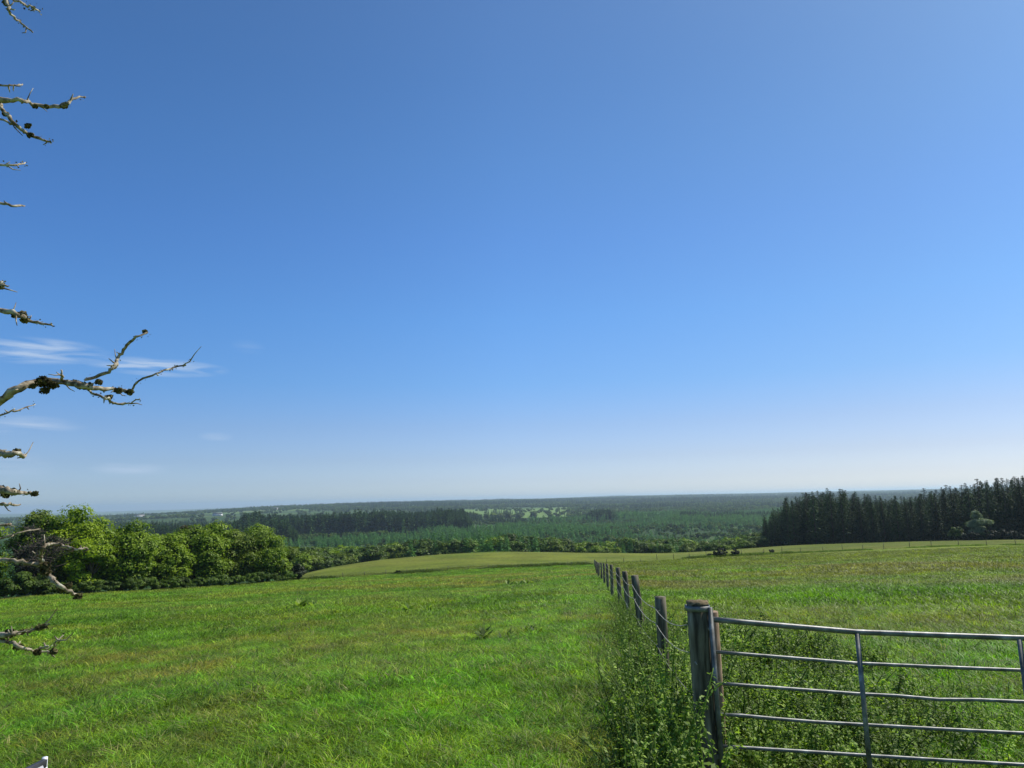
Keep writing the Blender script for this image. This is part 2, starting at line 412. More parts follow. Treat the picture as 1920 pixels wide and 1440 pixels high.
M['lichen'] = leaf_mat('lichen_tufts', (0.045, 0.035, 0.020), (0.21, 0.19, 0.08), trans=0.12, rough=0.9, spec=0.1, rnd=0.1)
M['white'] = noise_mat('white_plastic', (0.72, 0.75, 0.78), (0.84, 0.86, 0.88), 6, 0.35, 0.03)
M['black'] = noise_mat('black_rubber', (0.015, 0.015, 0.018), (0.04, 0.04, 0.045), 12, 0.6, 0.1)
M['wall'] = noise_mat('white_render', (0.62, 0.60, 0.56), (0.8, 0.78, 0.74), 0.3, 0.8, 0.0)
M['roof'] = noise_mat('slate_roof', (0.08, 0.08, 0.09), (0.14, 0.14, 0.15), 0.8, 0.7, 0.0)
M['pane'] = noise_mat('dark_window', (0.02, 0.025, 0.03), (0.04, 0.05, 0.06), 0.5, 0.2, 0.0)

# ground: base colour from the attribute 'tint' (what grows where) times fine noise
gm, t = new_mat('ground_turf'); n = t.nodes.new; l = t.links.new
out = n('ShaderNodeOutputMaterial'); pr = n('ShaderNodeBsdfPrincipled'); pr.inputs['Roughness'].default_value = 0.9
pr.inputs['Specular IOR Level'].default_value = 0.1
ta = n('ShaderNodeAttribute'); ta.attribute_name = 'tint'
tcn = n('ShaderNodeTexCoord')
n1 = n('ShaderNodeTexNoise'); n1.inputs['Scale'].default_value = 1.3; n1.inputs['Detail'].default_value = 9; n1.inputs['Roughness'].default_value = 0.72
n2 = n('ShaderNodeTexNoise'); n2.inputs['Scale'].default_value = 0.12; n2.inputs['Detail'].default_value = 5
l(tcn.outputs['Object'], n1.inputs['Vector']); l(tcn.outputs['Object'], n2.inputs['Vector'])
r1 = n('ShaderNodeMapRange'); r1.inputs[1].default_value = 0.3; r1.inputs[2].default_value = 0.7; r1.inputs[3].default_value = 0.55; r1.inputs[4].default_value = 1.45
r2 = n('ShaderNodeMapRange'); r2.inputs[1].default_value = 0.3; r2.inputs[2].default_value = 0.7; r2.inputs[3].default_value = 0.8; r2.inputs[4].default_value = 1.2
l(n1.outputs['Fac'], r1.inputs[0]); l(n2.outputs['Fac'], r2.inputs[0])
mu = n('ShaderNodeMath'); mu.operation = 'MULTIPLY'; l(r1.outputs[0], mu.inputs[0]); l(r2.outputs[0], mu.inputs[1])
vm = n('ShaderNodeVectorMath'); vm.operation = 'SCALE'; l(ta.outputs['Color'], vm.inputs[0]); l(mu.outputs[0], vm.inputs['Scale'])
l(vm.outputs[0], pr.inputs['Base Color'])
bp = n('ShaderNodeBump'); bp.inputs['Strength'].default_value = 0.7; bp.inputs['Distance'].default_value = 0.25
l(n1.outputs['Fac'], bp.inputs['Height']); l(bp.outputs[0], pr.inputs['Normal'])
l(pr.outputs[0], out.inputs[0])
M['ground'] = gm

# ------------------------------------------------------------------ field boundaries
FENCE0 = np.array([at_depth(1311, 1130, 4.62)[0], at_depth(1311, 1130, 4.62)[1]])      # strainer post
FDIR = np.array([0.112, 1.0]); FDIR /= np.linalg.norm(FDIR)
B_PX = [(380, 1100), (570, 1089), (640, 1085), (735, 1080), (820, 1075), (900, 1069), (1000, 1065), (1120, 1059), (1210, 1053), (1310, 1047), (1400, 1041), (1480, 1037),
        (1560, 1033), (1650, 1029), (1760, 1026), (1920, 1021), (2100, 1015)]
B_D = [103, 104, 105, 106, 107, 108, 110, 114, 118, 123, 126, 128, 130, 130, 130, 130, 128]
BND = np.array([at(px, py, d)[:2] for (px, py), d in zip(B_PX, B_D)])
_baz = np.arctan2(BND[:, 0], BND[:, 1]); _bd = np.hypot(BND[:, 0], BND[:, 1])
def smooth(a, b, x):
    t_ = np.clip((x - a) / (b - a), 0, 1); return t_ * t_ * (3 - 2 * t_)
FD_PTS = [hit(px, py) for px, py in []]
def albedo(x, y):
    """what colour of vegetation grows at x, y (no light in it)"""
    x = np.asarray(x, float); y = np.asarray(y, float)
    d = np.hypot(x, y); a = np.arctan2(x, y)
    def c(r, g, b): return np.array([r, g, b])[None, :]
    big = fbm(x / 6, y / 9, 31, 5)[:, None]; mid = fbm(x / 1.2, y / 1.6, 41, 4)[:, None]; fine = fbm(x / 0.7, y / 0.7, 43, 2)[:, None]
    w1 = smooth(0.42, 0.6, big); w2 = smooth(0.45, 0.62, mid)
    left = c(0.066, 0.118, 0.018) * (1 - w1) + c(0.088, 0.128, 0.026) * w1
    left = left * (1 - 0.5 * w2) + c(0.057, 0.13, 0.012) * 0.5 * w2
    dry = smooth(0.56, 0.68, fbm(x / 1.4 + 9, y / 1.4, 77, 3))[:, None]
    left = left * (1 - 0.55 * dry) + c(0.12, 0.115, 0.045) * 0.55 * dry
    right = c(0.085, 0.125, 0.018) * (1 - w1) + c(0.066, 0.128, 0.012) * w1
    # side of the fence
    s = (x - FENCE0[0]) * FDIR[1] - (y - FENCE0[1]) * FDIR[0]
    ws = smooth(-0.4, 0.6, s)[:, None]
    # lusher strip next to the fence on the left side
    lush = (np.exp(-((s + 2.2) / 1.8) ** 2) * smooth(2, 5, y) * (1 - 0.8 * smooth(10, 30, d)))[:, None]
    left = left * (1 - 0.7 * lush) + c(0.064, 0.15, 0.008) * 0.7 * lush
    col = left * (1 - ws) + right * ws
    # sorrel and seed heads, reddish brown band of the right hand meadow and near the far end of the fence
    ypx = d + 25 * (fbm(x / 30, y / 30, 51, 3) - 0.5)
    red = ws * (smooth(22, 34, ypx) * (1 - smooth(70, 95, ypx)))[:, None] * smooth(0.22, 0.55, fbm(x / 9, y / 9, 57, 4))[:, None]
    col = col * (1 - 0.6 * red) + c(0.115, 0.083, 0.060) * 0.6 * red
    red2 = (1 - ws) * (smooth(42, 52, ypx) * (1 - smooth(80, 98, ypx)) * smooth(-28, -5, x))[:, None] * smooth(0.4, 0.62, fbm(x / 7, y / 9, 58, 3))[:, None]
    col = col * (1 - 0.6 * red2) + c(0.13, 0.10, 0.045) * 0.6 * red2
    # meadow fades to olive with range on the right
    ol = ws * smooth(60, 100, d)[:, None]
    col = col * (1 - 0.6 * ol) + c(0.088, 0.085, 0.028) * 0.6 * ol
    edge = ((1 - ws) * smooth(62, 80, d)[:, None] * (1 - smooth(-45, -25, x))[:, None])
    col = col * (1 - 0.5 * edge) + c(0.10, 0.095, 0.04) * 0.5 * edge
    # hump meadow beyond the boundary
    db = np.interp(a, _baz, _bd)
    hm = smooth(-0.5, 1.5, d - db)[:, None]
    st = fbm(x / 14 + y / 40, y / 16, 61, 3)[:, None]
    hump = c(0.058, 0.072, 0.013) * (1 - smooth(0.35, 0.65, st)) + c(0.075, 0.082, 0.020) * smooth(0.35, 0.65, st)
    hump = hump * (1 - 0.16 * smooth(0.2, 0.4, a)[:, None])
    col = col * (1 - hm) + hump * hm
    # valley floor
    vf = smooth(205, 240, d)[:, None]
    vn = fbm(x / 60, y / 60, 71, 4)[:, None]
    val = c(0.025, 0.04, 0.014) * (1 - smooth(0.4, 0.6, vn)) + c(0.045, 0.062, 0.022) * smooth(0.4, 0.6, vn)
    col = col * (1 - vf) + val * vf
    # far patchwork of pastures
    ff = smooth(1900, 2400, d)[:, None]
    i = np.floor(x / 230 + 0.35 * np.sin(y / 300)); j = np.floor(y / 190 + 0.3 * np.sin(x / 260))
    h = _hash(i.astype(np.int64), j.astype(np.int64), 5)[:, None]
    ccs = c(0.10, 0.15, 0.05) * (h < 0.4) + c(0.13, 0.16, 0.06) * ((h >= 0.4) & (h < 0.7)) + c(0.05, 0.075, 0.03) * (h >= 0.7)
    wood = smooth(-0.12, 0.02, a)[:, None]
    ccs = ccs * (c(0.85, 0.75, 0.8) * (1 - wood) + c(0.42, 0.42, 0.45) * wood)
    col = col * (1 - ff) + ccs * ff
    near = 1 - smooth(150, 300, d)[:, None]
    return col * ((c(1.80, 1.88, 0.90) * (1 - smooth(12, 40, d)[:, None]) + c(1.82, 1.90, 0.88) * smooth(12, 40, d)[:, None]) * near + c(1.05, 1.35, 0.8) * (1 - near))

# ------------------------------------------------------------------ ground mesh
a_in = np.arange(-50, 50.01, 0.4); a_out = np.concatenate([np.arange(53, 180, 4), np.arange(-180, -50, 4)])
az = np.radians(np.unique(np.concatenate([a_in, a_out])))
rr = [0.6]
while rr[-1] < 16000: rr.append(rr[-1] * (1.022 if rr[-1] < 400 else 1.04))
rr = np.array(rr)
A_, R_ = np.meshgrid(az, rr)
X = (R_ * np.sin(A_)).ravel(); Y = (R_ * np.cos(A_)).ravel(); Z = H(X, Y)
na = len(az); nr = len(rr)
idx = np.arange(nr * na).reshape(nr, na); nx = np.roll(idx, -1, axis=1)
Q = np.stack([idx[:-1], nx[:-1], nx[1:], idx[1:]], -1).reshape(-1, 4)[:, ::-1]
V = np.column_stack([X, Y, Z]); V = np.vstack([V, [[0, 0, 0]]])
Tc = np.stack([idx[0], np.full(na, len(V) - 1), nx[0]], 1)
tint = np.vstack([albedo(V[:, 0], V[:, 1])])
me = mesh_np('ground', V, [Q, Tc], {'tint': np.column_stack([tint, np.ones(len(V))])}, True)
me.materials.append(M['ground'])
g = bpy.data.objects.new('ground', me); COL.objects.link(g); tag(g, kind='structure')
if np.mean([p.normal.z for p in list(me.polygons)[:200]]) < 0: me.flip_normals()

# ------------------------------------------------------------------ scatter (for stuff only)
def block(x, y):
    a_ = x * 0.94 + y * 0.34 + 40 * fbm(x / 160, y / 160, 3, 2); b_ = y * 0.94 - x * 0.34 + 60 * fbm(x / 160, y / 160, 4, 2)
    return _hash(np.floor(a_ / 170).astype(np.int64), np.floor(b_ / 120).astype(np.int64), 12)
def open_field(x, y):
    d = np.hypot(x, y); p = azpx(x, y)
    return (p > 868) & (p < 1086) & (d > 1310) & (d < 2150) & ~((p > 912) & (p < 982) & (d < 1700))
def proto_collection(name, meshes):
    col = bpy.data.collections.new(name)
    for i, me_ in enumerate(meshes):
        o = bpy.data.objects.new('%s_%02d' % (name, i), me_); col.objects.link(o)
    return col
def scatter(name, col, nproto, P, rot, scl, tint=None, label=None, cat=None, kind='stuff'):
    n_ = len(P)
    at_d = {'rot': rot, 'scl': scl, 'pi': rng.integers(0, nproto, n_).astype(float)}
    if tint is not None: at_d['tint'] = np.column_stack([tint, np.ones(n_)])
    me_ = bpy.data.meshes.new(name)
    me_.vertices.add(n_); me_.vertices.foreach_set('co', np.asarray(P, np.float32).ravel())
    for k, v in at_d.items():
        v = np.asarray(v, np.float32)
        if v.ndim == 1: a = me_.attributes.new(k, 'FLOAT', 'POINT'); a.data.foreach_set('value', v)
        elif v.shape[1] == 4: a = me_.attributes.new(k, 'FLOAT_COLOR', 'POINT'); a.data.foreach_set('color', v.ravel())
        else: a = me_.attributes.new(k, 'FLOAT_VECTOR', 'POINT'); a.data.foreach_set('vector', v.ravel())
    o = bpy.data.objects.new(name, me_); COL.objects.link(o)
    ng = bpy.data.node_groups.new(name + '_scatter', 'GeometryNodeTree')
    ng.interface.new_socket('Geometry', in_out='INPUT', socket_type='NodeSocketGeometry')
    ng.interface.new_socket('Geometry', in_out='OUTPUT', socket_type='NodeSocketGeometry')
    gi = ng.nodes.new('NodeGroupInput'); go = ng.nodes.new('NodeGroupOutput')
    mp_ = ng.nodes.new('GeometryNodeMeshToPoints'); ip = ng.nodes.new('GeometryNodeInstanceOnPoints')
    ci = ng.nodes.new('GeometryNodeCollectionInfo'); ci.inputs['Collection'].default_value = col
    ci.inputs['Separate Children'].default_value = True; ci.inputs['Reset Children'].default_value = True
    def na_(nm, ty):
        q = ng.nodes.new('GeometryNodeInputNamedAttribute'); q.data_type = ty; q.inputs['Name'].default_value = nm; return q.outputs[0]
    ng.links.new(gi.outputs[0], mp_.inputs[0]); ng.links.new(mp_.outputs[0], ip.inputs['Points'])
    ng.links.new(ci.outputs[0], ip.inputs['Instance']); ip.inputs['Pick Instance'].default_value = True
    ng.links.new(na_('pi', 'FLOAT'), ip.inputs['Instance Index'])
    ng.links.new(na_('rot', 'FLOAT_VECTOR'), ip.inputs['Rotation'])
    ng.links.new(na_('scl', 'FLOAT_VECTOR'), ip.inputs['Scale'])
    ng.links.new(ip.outputs[0], go.inputs[0])
    md = o.modifiers.new('scatter', 'NODES'); md.node_group = ng
    tag(o, label, cat, kind=kind)
    return o
def rz(n_, tilt=0.0):
    return np.column_stack([rng.normal(0, tilt, n_), rng.normal(0, tilt, n_), rng.uniform(0, 6.283, n_)])
def sc3(a, zj=None):
    a = np.asarray(a); return np.column_stack([a, a, a * (1 if zj is None else zj)])

def tuft_mesh(nb, rad, h, w, lean, name, seedheads=0):
    mb = MB()
    for k in range(nb):
        r0 = rad * math.sqrt(rng.uniform()); th = rng.uniform(0, 6.283)
        b = np.array([r0 * math.cos(th), r0 * math.sin(th), -0.02])
        hh = h * rng.uniform(0.45, 1.1); ln = lean * rng.uniform(0.2, 1.3) * hh
        ph = th + rng.normal(0, 1.0); dr = np.array([math.cos(ph), math.sin(ph), 0])
        sd_ = np.array([-math.sin(ph), math.cos(ph), 0]); tw = rng.uniform(-1.2, 1.2)
        sd_ = sd_ * math.cos(tw) + dr * math.sin(tw)
        ww = w * rng.uniform(0.6, 1.3)
        Vv = []
        for q, wq in ((0, 0.8), (0.4, 1.0), (0.75, 0.7)):
            c_ = b + dr * ln * q ** 2 + np.array([0, 0, hh * (q - 0.18 * q * q * lean)])
            Vv += [c_ - sd_ * ww * wq / 2, c_ + sd_ * ww * wq / 2]
        Vv.append(b + dr * ln * 1.15 + np.array([0, 0, hh * (1 - 0.25 * lean)]))
        mb.add(Vv, [(0, 1, 3, 2), (2, 3, 5, 4)], [(4, 5, 6)], rng.uniform(0, 1))
    me_ = mb.mesh(name); me_.materials.append(M['grass']); return me_
tufts = [tuft_mesh(28, 0.14, rng.uniform(0.10, 0.16), 0.0075, rng.uniform(0.8, 1.5), 'tuft%d' % i) for i in range(6)]
c_tuft = proto_collection('grass_tuft', tufts)
ctufts = [tuft_mesh(40, 0.42, 0.24, 0.024, 0.7, 'coarse%d' % i) for i in range(5)]
c_coarse = proto_collection('grass_coarse', ctufts)

def wedge(n_, r0, r1, a0=-42, a1=42, power=1.0):
    """points spread evenly by area in a sector"""
    u = rng.uniform(0, 1, n_); r = np.sqrt(r0 ** 2 + u * (r1 ** 2 - r0 ** 2))
    a = np.radians(rng.uniform(a0, a1, n_)); return r * np.sin(a), r * np.cos(a)
def put(x, y, dz=0.0):
    return np.column_stack([x, y, H(x, y) + dz])
# near grass
xs, ys = [], []
for n_, r0, r1 in ((15000, 3.3, 9), (30000, 9, 22)):
    x, y = wedge(n_, r0, r1, -44, 44); xs.append(x); ys.append(y)
x = np.concatenate(xs); y = np.concatenate(ys)
side = (x - FENCE0[0]) * FDIR[1] - (y - FENCE0[1]) * FDIR[0]
hgt = 0.35 + 1.0 * fbm(x / 0.6, y / 0.6, 91, 3) + np.where(side > 0, 0.55, 0.0) + 0.5 * np.exp(-(side / 1.3) ** 2)
tnt = albedo(x, y) * (0.72 + 0.56 * smooth(0.3, 0.7, fbm(x / 0.3, y / 0.3, 95, 2)))[:, None] * rng.uniform(0.55, 1.5, (len(x), 1)) * rng.uniform(0.85, 1.18, (len(x), 3))
yel = smooth(0.45, 0.62, fbm(x / 0.9, y / 0.9, 96, 3))[:, None]
tnt = tnt * (1 + yel * np.array([[0.32, 0.08, 0.25]]))
straw = rng.uniform(0, 1, len(x)) < 0.07
tnt[straw] = np.array([0.30, 0.30, 0.13]) * rng.uniform(0.7, 1.1, (straw.sum(), 1))
d_ = np.hypot(x, y); s_ = np.where(d_ > 9, 1.35, 1.0)
scatter('grass', c_tuft, 6, put(x, y), rz(len(x), 0.12), np.column_stack([s_, s_, hgt]), tnt, 'short green pasture grass covering the near fields', 'grass')
# mid grass
xs, ys = [], []
for n_, r0, r1 in ((26000, 20, 48), (26000, 45, 118)):
    x, y = wedge(n_, r0, r1, -42, 42); xs.append(x); ys.append(y)
x = np.concatenate(xs); y = np.concatenate(ys); d_ = np.hypot(x, y)
side = (x - FENCE0[0]) * FDIR[1] - (y - FENCE0[1]) * FDIR[0]
hgt = 0.38 + 0.4 * fbm(x / 3, y / 3, 92, 3) + np.where(side > 0, 0.22, 0.0)
tnt = albedo(x, y) * (0.8 + 0.4 * smooth(0.3, 0.7, fbm(x / 1.2, y / 1.8, 97, 3)))[:, None] * rng.uniform(0.6, 1.45, (len(x), 1))
s_ = np.where(d_ > 46, 1.5, 1.0)
scatter('meadow_grass', c_coarse, 5, put(x, y, -0.02), rz(len(x), 0.06), np.column_stack([s_, s_, hgt * s_]), tnt, 'rough grass of the middle distance fields', 'grass')

# ------------------------------------------------------------------ leafy weeds along the fence and behind the gate
def weed_mesh(i, h, nl, ls):
    mb = MB()
    for s0 in range(4):
        b = rng.normal(0, 0.07, 3); b[2] = 0
        tip = b + np.array([rng.normal(0, 0.12), rng.normal(0, 0.12), h * rng.uniform(0.7, 1.1)])
        ts = np.linspace(0, 1, 6); bend = rng.normal(0, 0.05, 3)
        P = b + (tip - b) * ts[:, None] + bend * (np.sin(ts * 3.14))[:, None]
        mb.tube(P, np.linspace(0.006, 0.002, 6), 4, v=0.35)
        m_ = nl // 4
        tt = rng.uniform(0.12, 1.0, m_); ph = rng.uniform(0, 6.283, m_)
        base = b + (tip - b) * tt[:, None] + bend * np.sin(tt * 3.14)[:, None]
        out_ = np.column_stack([np.cos(ph), np.sin(ph), rng.uniform(-0.35, 0.3, m_)])
        sz = ls * rng.uniform(0.5, 1.1, m_) * (1.15 - 0.6 * tt)
        c_ = base + out_ * (sz * 1.3)[:, None]
        nrm = np.column_stack([rng.normal(0, 0.45, m_), rng.normal(0, 0.45, m_), np.ones(m_)]) + 0.35 * out_
        nrm /= np.linalg.norm(nrm, axis=1)[:, None]
        # leaf long axis along out_: up vector chosen so that cross gives out_
        up_ = np.cross(out_, nrm)
        mb.leaves(c_, nrm, sz, 0.5, up=up_)
    me_ = mb.mesh('weed%d' % i); me_.materials.append(M['weed']); return me_
c_weed = proto_collection('weed_stems', [weed_mesh(i, rng.uniform(0.5, 0.7), 240, 0.021) for i in range(6)])
c_low = proto_collection('low_weeds', [weed_mesh(i + 10, rng.uniform(0.32, 0.46), 220, 0.026) for i in range(6)])
def fence_pt(tt, off): return FENCE0[None, :] + FDIR[None, :] * tt[:, None] + np.array([FDIR[1], -FDIR[0]])[None, :] * off[:, None]
# nettles hugging the fence
n_ = 1100
tt = rng.uniform(-0.9, 17, n_); off = np.clip(rng.normal(0, 0.24, n_) - 0.08, -0.5, 0.5)
keep = rng.uniform(0, 1, n_) < np.interp(tt, [-1, 2.5, 6, 17], [1, 1, 0.5, 0.15])
keep &= ~((tt < 0.35) & (off > -0.12))
off = np.clip(off * np.interp(tt, [0, 4, 12], [1, 0.8, 0.5]) + np.interp(tt, [0, 2, 12], [0, 0.08, 0.05]), np.interp(tt, [0, 3, 12], [-0.42, -0.17, -0.10]), 0.5)
q = fence_pt(tt[keep], off[keep]); hs = rng.uniform(0.7, 1.15, len(q)) * np.interp(tt[keep], [-1, 0.5, 3, 17], [1.2, 1.25, 0.95, 0.55]) * np.exp(-(off[keep] / 0.9) ** 2)
scatter('nettles', c_weed, 6, put(q[:, 0], q[:, 1]), rz(len(q), 0.12), sc3(hs + 0.15), None, 'dense dark nettles growing round the foot of the timber fence posts', 'nettles')
# leafy weeds behind the gate
n_ = 2500
x = rng.uniform(1.2, 4.8, n_); y = rng.uniform(5.1, 12.5, n_)
den = smooth(0.38, 0.52, fbm(x / 1.1, y / 1.1, 23, 3)) * np.interp(x / y, [0.15, 0.25, 0.45, 0.6], [1, 1, 0.7, 0.12]) * np.interp(y, [4.9, 7.5, 11], [0.8, 1.0, 0.8])
sf = (x - FENCE0[0]) * FDIR[1] - (y - FENCE0[1]) * FDIR[0]
keep = (rng.uniform(0, 1, n_) < den) & (sf > 0.12)
x, y = x[keep], y[keep]
scatter('leafy_weeds', c_low, 6, put(x, y), rz(len(x), 0.15), sc3(rng.uniform(0.8, 1.6, len(x)) * np.interp(x, [1.2, 2.6, 4.6], [1.0, 1.0, 0.6]) * np.interp(y, [5, 7, 9], [0.72, 1.0, 1.1])), None, 'light green leafy weeds mixed into the grass behind the steel gate', 'weeds')

# dock plants in the pasture
def dock(px, py, sc, label, spread=0.5, nl=34):
    p = hit(px, py); root = empty('dock_plant', p)
    tag(root, label, 'plant', 'weeds standing out of the left pasture')
    mb = MB()
    for k in range(5):
        st = MB()
        b = np.array([rng.uniform(-spread, spread), rng.uniform(-spread, spread) * 0.5, 0])
        hh = rng.uniform(0.15, 0.4) * sc
        st.tube([b, b + [rng.normal(0, .04), rng.normal(0, .04), hh]], [0.006, 0.003], 5); st.build('stem', M['weedstem'], root)
        for q_ in range(nl // 5):
            ph = rng.uniform(0, 6.283); o_ = np.array([math.cos(ph), math.sin(ph), rng.uniform(0.3, 1.2)])
            mb.leaves((b + o_ * 0.12 * sc)[None, :], (np.array([-math.cos(ph) * .6, -math.sin(ph) * .6, 0.8]) + rng.normal(0, .2, 3))[None, :], 0.12 * sc * rng.uniform(.7, 1.2), 0.38,
                      up=np.cross(o_, [0, 0, 1])[None, :])
    mb.build('leaves', M['weed'], root)
    return root
dock(938, 1197, 1.0, 'broad leaved dock clump in the middle of the left pasture', 0.75, 60)
dock(778, 1147, 1.3, 'dark weed clump in the left pasture, above and left of the dock clump', 0.5, 40)
dock(566, 1140, 1.5, 'dark weed tuft in the pasture in front of the broadleaved trees', 0.5, 30)
dock(975, 1098, 1.8, 'small dark weed patch far down the left pasture near the fence end', 1.0, 40)

# ------------------------------------------------------------------ gate post, stake, fence
def post_mesh(top, base, r, mb, k=12, wob=0.05, lump=0.0):
    ts = np.linspace(0, 1, 9)
    P = base + (top - base) * ts[:, None]
    mb.tube(P, r * (1 + 0.06 * (1 - ts)), k, wob)
p_top = at_depth(1307, 1131, 4.62)
gp_b = np.array([p_top[0] + 0.015, p_top[1], ground(p_top[0], p_top[1]) - 0.3])
gpo = empty('gate_post', (p_top[0], p_top[1], ground(p_top[0], p_top[1])))
tag(gpo, 'thick weathered round timber post with a steel band that the gate hangs on', 'post')
loc = np.array(gpo.location)
mb = MB(); post_mesh(p_top - loc, gp_b - loc, 0.067, mb, 16, 0.03); mb.build('post_body', M['post'], gpo, True)
mb = MB(); a = np.arange(20) / 20 * 6.283
ring = np.column_stack([np.cos(a) * 0.074, np.sin(a) * 0.074, rng.normal(0, 0.003, 20)]) * (1 + rng.normal(0, 0.03, (20, 1)))
cap = np.vstack([ring + (p_top - loc) + [0, 0, 0.0], ring * [0.93, 0.93, 1] + (p_top - loc) + [0, 0, 0.014], [(p_top - loc) + [0.005, 0, 0.018]]])
Qs = [(j, (j + 1) % 20, 20 + (j + 1) % 20, 20 + j) for j in range(20)]; Ts = [(20 + j, 20 + (j + 1) % 20, 40) for j in range(20)]
mb.add(cap, Qs, Ts); mb.build('post_top', M['post_top'], gpo)
mb = MB(); pts = []
a = np.linspace(-0.3, 2 * math.pi - 0.3, 29)
zz = (p_top - loc)[2]
Vb = []
for q_ in a: Vb += [[math.cos(q_) * 0.0765, math.sin(q_) * 0.0765, zz - 0.045], [math.cos(q_) * 0.0765, math.sin(q_) * 0.0765, zz - 0.012], [math.cos(q_) * 0.0795, math.sin(q_) * 0.0795, zz - 0.012], [math.cos(q_) * 0.0795, math.sin(q_) * 0.0795, zz - 0.045]]
Qb = []
for i in range(28):
    b0 = i * 4; b1 = b0 + 4
    Qb += [(b0, b0 + 1, b1 + 1, b1), (b0 + 1, b0 + 2, b1 + 2, b1 + 1), (b0 + 2, b0 + 3, b1 + 3, b1 + 2), (b0 + 3, b0, b1, b1 + 3)]
mb.add(Vb, Qb); mb.build('steel_band', M['galv'], gpo)
for dz in (-0.35, -0.72):
    mb = MB(); mb.tube([[-0.05, -0.062, zz + dz], [-0.045, -0.09, zz + dz - 0.01]], [0.004, 0.003], 6); mb.build('staple', M['wire'], gpo)

s_top = at_depth(1337, 1147, 4.85); s_b = at_depth(1349, 1440, 4.85); s_b[2] = ground(s_b[0], s_b[1]) - 0.2
sk = empty('timber_stake', (s_b[0], s_b[1], ground(s_b[0], s_b[1])))
tag(sk, 'thin brown sawn timber stake leaning just behind the gate post', 'stake')
mb = MB(); l0 = np.array(sk.location); mb.tube([s_top - l0, (s_top + s_b) / 2 - l0 + [0.008, 0, 0], s_b - l0], [0.036, 0.038, 0.04], 7, 0.12); mb.build('stake_body', M['stake'], sk)

# gate: six rails, hinge stile, two uprights, diagonal none; hangs between x = 1330 and beyond the frame
gx = [1331, 1450, 1605, 1760, 1908, 2080, 2300]
gtop = [1161, 1171.5, 1185, 1191, 1196, 1200, 1203]
def rail_y(k, x): # measured rows of the six rails
    t0 = np.interp(x, gx, gtop)
    sp = np.interp(x, [1331, 1605, 1908, 2300], [58.8, 57.2, 59.0, 61])
    return t0 + k * sp + (1.5 if k else 0)
gdep = lambda x: np.interp(x, [1331, 1605, 1908, 2300], [4.56, 4.60, 4.52, 4.4])
GB = at_depth(1331, 1161, 4.56)
gate = empty('field_gate', (GB[0], GB[1], ground(GB[0], GB[1])))
tag(gate, 'galvanised tubular steel field gate with six horizontal rails', 'gate')
g0 = np.array(gate.location)
xs_ = np.array([1331, 1390, 1450, 1530, 1605, 1680, 1760, 1835, 1908, 1990, 2080, 2190, 2300])
for k in range(6):
    bendk = np.zeros(len(xs_))
    if k == 2: bendk[6] = 3.0
    if k == 3: bendk[1] = -1.5; bendk[3] = 1.0
    P = np.array([at_depth(x, rail_y(k, x) + bb, gdep(x)) - g0 for x, bb in zip(xs_, bendk)])
    mb = MB(); mb.tube(P, 0.0175 if k == 0 else 0.0115, 12)
    mb.build('rail', M['galv'], gate, True)
for i, (x0, wd) in enumerate(((1327, 0.028), (1605, 0.030), (1908, 0.030), (2300, 0.036))):
    xp = max(x0, 1331)
    dp = float(gdep(xp)) - 0.0
    pt = at_depth(xp, rail_y(0, xp) - (22 if i == 0 else -2), dp) - g0; pb = at_depth(xp, rail_y(5, xp) + 10, dp) - g0
    pb[0] = pt[0] + (0.012 if i == 0 else 0.0); pb[1] = pt[1]
    mb = MB()
    if i in (0, 3):
        V0 = []
        for p_ in (pt, pb):
            for dx, dy in ((-1, -1), (1, -1), (1, 1), (-1, 1)): V0.append(p_ + [dx * wd / 2, dy * wd / 2, 0])
    else:
        V0 = []
        for p_ in (pt, pb):
            for dx, dy in ((-1, -1), (1, -1), (1, 1), (-1, 1)): V0.append(p_ + [dx * wd / 2, dy * 0.004 - 0.016, 0])
    mb.add(V0, [(0, 1, 2, 3), (7, 6, 5, 4), (0, 4, 5, 1), (1, 5, 6, 2), (2, 6, 7, 3), (3, 7, 4, 0)])
    mb.build('stile' if i in (0, 3) else 'upright', M['galv'], gate)
mb = MB(); hp = at_depth(1331, 1175, 4.56) - g0
mb.tube([hp + [-0.03, 0.02, -0.3], hp + [0, 0, -0.3]], [0.009, 0.009], 8)
mb.build('hinge', M['galv'], gate)
mb = MB(); mb.tube([hp + [-0.03, 0.02, -0.78], hp + [0, 0, -0.78]], [0.009, 0.009], 8); mb.build('hinge', M['galv'], gate)

for k, dzc in enumerate((0.012, 0.30, 0.78)):
    mb = MB(); c_ = hp + [0.0, 0, -dzc]
    mb.tube([c_ + [0, -0.001, -0.019], c_ + [0, -0.001, 0.019]], [0.021, 0.021], 14); mb.build('weld_collar', M['rust'], gate)
# post and wire fence running away from the gate post
fence = empty('post_and_wire_fence', (FENCE0[0], FENCE0[1], ground(*FENCE0)))
tag(fence, 'line of round timber posts with wire running away from the gate post down the field', 'fence')
f0 = np.array(fence.location)
ftops = []
spec_ = [(1238, 1119, 6.7, 0.050, 0.0, 0.07), (1190, 1079, 10.2, 0.051, 0.12, 0.0), (1171, 1071, 14.6, 0.051, 0.08, 0.0), (1158, 1064, 19.5, 0.056, 0.05, 0), (1146, 1059, 25, 0.055, 0, 0), (1138, 1057, 31, 0.055, 0, 0), (1132, 1056, 38, 0.055, 0, 0), (1127, 1055, 46, 0.055, 0, 0)]
for i, (px, py, d, r, lean, _) in enumerate(spec_):
    tp = at(px, py, d); b = np.array([tp[0] + lean, tp[1], ground(tp[0], tp[1]) - 0.25])
    ftops.append((tp, b, r))
tpos = 0
last = spec_[-1][2]
d = last + 5
